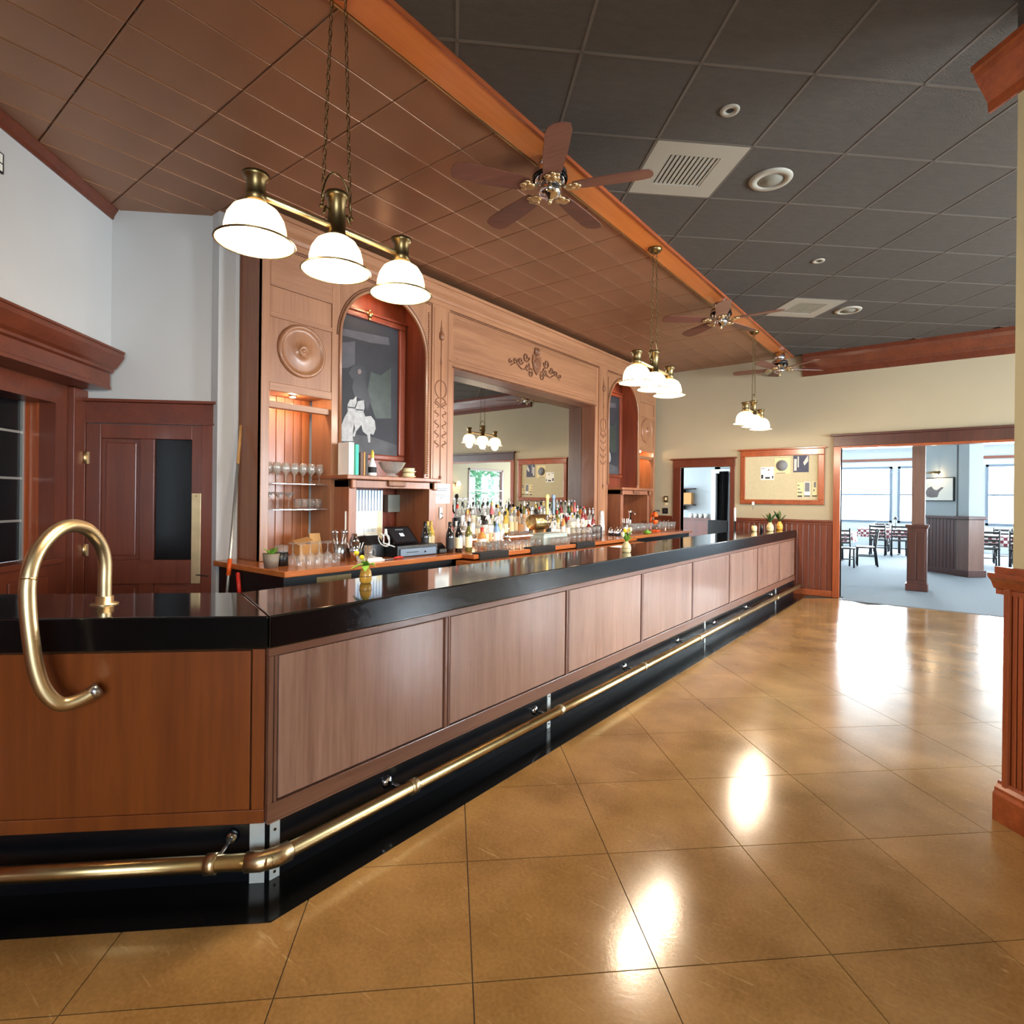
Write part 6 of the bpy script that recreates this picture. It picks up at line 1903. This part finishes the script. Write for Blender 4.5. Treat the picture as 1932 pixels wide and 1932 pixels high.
# ================================================================== VASES ON THE BAR
def vase(x, y, mat, label, kind, s=1.0, k_=1.2):
    t = thing('bud_vase', label, 'vase', (x, y, TZ1), 0, 'bud vases on the bar')
    t.scale = (k_, k_, k_)
    build('vase', MB().lathe([(0, 0), (0.021 * s, 0), (0.026 * s, 0.008), (0.028 * s, 0.03), (0.024 * s, 0.055), (0.013 * s, 0.073), (0.012 * s, 0.082), (0.010 * s, 0.082), (0.0, 0.07)], 20), mat, t, world_co=False)
    build('band', MB().lathe([(0.0285 * s, 0.030), (0.0288 * s, 0.032), (0.0284 * s, 0.034)], 20), 'stem_brown', t, world_co=False)
    rr = random.Random(label)
    if kind == 'lemon':
        for a, el, ln in ((1.9, 0.5, 0.07), (2.6, 0.9, 0.075), (4.4, 0.35, 0.075), (5.0, 0.7, 0.07), (5.6, 0.3, 0.08), (0.2, 0.8, 0.07), (3.6, 0.2, 0.065), (5.3, 1.6, 0.06), (1.0, 0.3, 0.06)):
            m_ = MB()
            leaf(m_, (0, 0, 0.08), (math.cos(a), math.sin(a), el), ln, 0.017, 0.5)
            build('leaf', m_, 'leaf', t, world_co=False)
        for dx, dy, dz in ((-0.028, -0.03, 0.055), (-0.012, -0.012, 0.035)):
            st = build('stem', MB().tube([(0, 0, 0.07), (dx * 0.5, dy * 0.5, 0.08 + dz * 0.6), (dx, dy, 0.08 + dz)], 0.0015, 5), 'stem_brown', t, world_co=False)
            build('blossom', MB().ball((dx, dy, 0.082 + dz), 0.0115, 12), 'flower_yellow', st, world_co=False)
        for a in (0.3, 1.6, 2.4):
            build('stem', MB().tube([(0, 0, 0.07), (0.02 * math.cos(a), 0.02 * math.sin(a), 0.17)], 0.002, 5), 'stem_brown', t, world_co=False)
    else:
        for k in range(8):
            a = rr.uniform(0, 6.28)
            m_ = MB()
            leaf(m_, (0, 0, 0.075), (math.cos(a), math.sin(a), rr.uniform(0.9, 2.6)), rr.uniform(0.07, 0.12) * (1.0 if kind == 'tulip' else 1.5), 0.011, 0.15)
            build('leaf', m_, 'leaf' if kind == 'tulip' else 'leaf_dark', t, world_co=False)
        for k in range(5):
            a = rr.uniform(0, 6.28)
            d_ = Vector((0.035 * math.cos(a), 0.045 * math.sin(a), rr.uniform(0.13, 0.18)))
            st = build('stem', MB().tube([(0, 0, 0.07), d_], 0.0016, 5), 'leaf_dark' if kind == 'tulip' else 'stem_brown', t, world_co=False)
            if kind == 'tulip':
                build('blossom', MB().ball(d_, 0.014, 10, 1.3), 'flower_yellow' if k % 2 else 'paper_cream', st, world_co=False)
    return t


vase(-2.565, 1.985, 'vase_orange', 'small orange bud vase with yellow billy buttons and leaves near the bar corner', 'lemon')
vase(-2.35, 4.68, 'vase_cream', 'cream bud vase of pale yellow flowers halfway along the bar', 'tulip', 1.3)
vase(-2.33, 9.55, 'vase_cream', 'bud vase of dark spiky leaves near the far end, left of two', 'spiky', 1.15, 1.7)
vase(-2.33, 10.15, 'vase_orange', 'bud vase of dark spiky leaves near the far end, right of two', 'spiky', 1.1, 1.7)
tag(build('white_card', MB().box(-2.74, -2.62, 5.1, 5.3, TZ1, TZ1 + 0.003), 'paper'), 'white card lying on the bar behind the cream vase', 'card')
t = thing('honey_jar', 'cream mug with a lid standing left of the far bud vases', 'mug', (-2.5, 9.3, TZ1))
build('cup', MB().lathe([(0, 0), (0.035, 0), (0.042, 0.02), (0.042, 0.07), (0.03, 0.09), (0, 0.09)], 16), 'vase_cream', t, world_co=False)
build('knob', MB().ball((0, 0, 0.10), 0.012, 8), 'black_plastic', t, world_co=False)
tag(build('dark_bottle', MB().lathe([(0, 0), (0.02, 0), (0.02, 0.09), (0.01, 0.10), (0.01, 0.115), (0, 0.115)], 12, (-2.42, 9.42, TZ1)), 'black_plastic'), 'small dark bottle between the mug and the far vases', 'bottle')
t = thing('bar_flap_wedge', 'white-handled bar brush leaning against the right casing of the small doorway', 'brush', (-3.1, YW - 0.1, 0))
build('handle', MB().cyl((-3.06, YW - 0.25, 0.0), (-3.13, YW - 0.07, 1.32), 0.014, n=8), 'black_plastic', t)
build('grip', MB().cyl((-3.123, YW - 0.09, 1.18), (-3.135, YW - 0.055, 1.42), 0.02, n=8), 'white_paint', t)
# broom, cord and bin beside the service door
t = thing('broom', 'broom with a silver pole leaning on the wall by the service door', 'broom', (-4.52, 2.13, 0))
p0, p1 = Vector((-4.52, 2.13, 0.28)), Vector((-4.90, 2.455, 2.15))
build('pole', MB().tube([p0, p0.lerp(p1, 0.82)], 0.013, 8), 'alu', t)
build('grip', MB().tube([p0.lerp(p1, 0.82), p1], 0.014, 8), 'kraft', t)
build('ferrule', MB().cyl(p0.lerp(p1, 0.33), p0.lerp(p1, 0.40), 0.018, n=8), 'orange_plastic', t)
build('head', MB().box(p0.x - 0.14, p0.x + 0.14, p0.y - 0.03, p0.y + 0.03, 0.2, 0.28), 'black_plastic', t)
build('bristles', MB().box(p0.x - 0.13, p0.x + 0.13, p0.y - 0.025, p0.y + 0.025, 0.0, 0.2), 'book_dark', t)
t = thing('dust_pan', 'red-handled dust pan hanging at the left end of the back bar', 'dust pan', (-4.2, 2.22, 0.8))
build('handle', MB().tube([(-4.42, 2.20, 0.94), (-4.33, 2.17, 0.80)], 0.016, 8), 'red_plastic', t)
build('pan', MB().extr([(-.1, 0), (.1, 0), (.12, -.2), (-.12, -.2)], (-4.30, 2.19, 0.79), (1, 0, 0), (0, 0, 1), (0, 1, 0), 0.03), 'black_plastic', t)
t = thing('wall_outlet_cord', 'dark cord with a blue plug running along the wall by the service door', 'cord', (*ab(5.2, -2.1), 0.85))
build('wire', MB().tube([(*ab(5.17, -2.17), 0.86), (*ab(5.19, -2.08), 0.845), (*ab(5.2, -2.02), 0.87), (*ab(5.2, -1.95), 0.875), (-4.95, 2.45, 0.9)], 0.005, 6), 'black_plastic', t)
build('plug', MB().cyl((*ab(5.2, -2.03), 0.868), (*ab(5.2, -1.97), 0.876), 0.013, n=8), 'blue_plug', t)
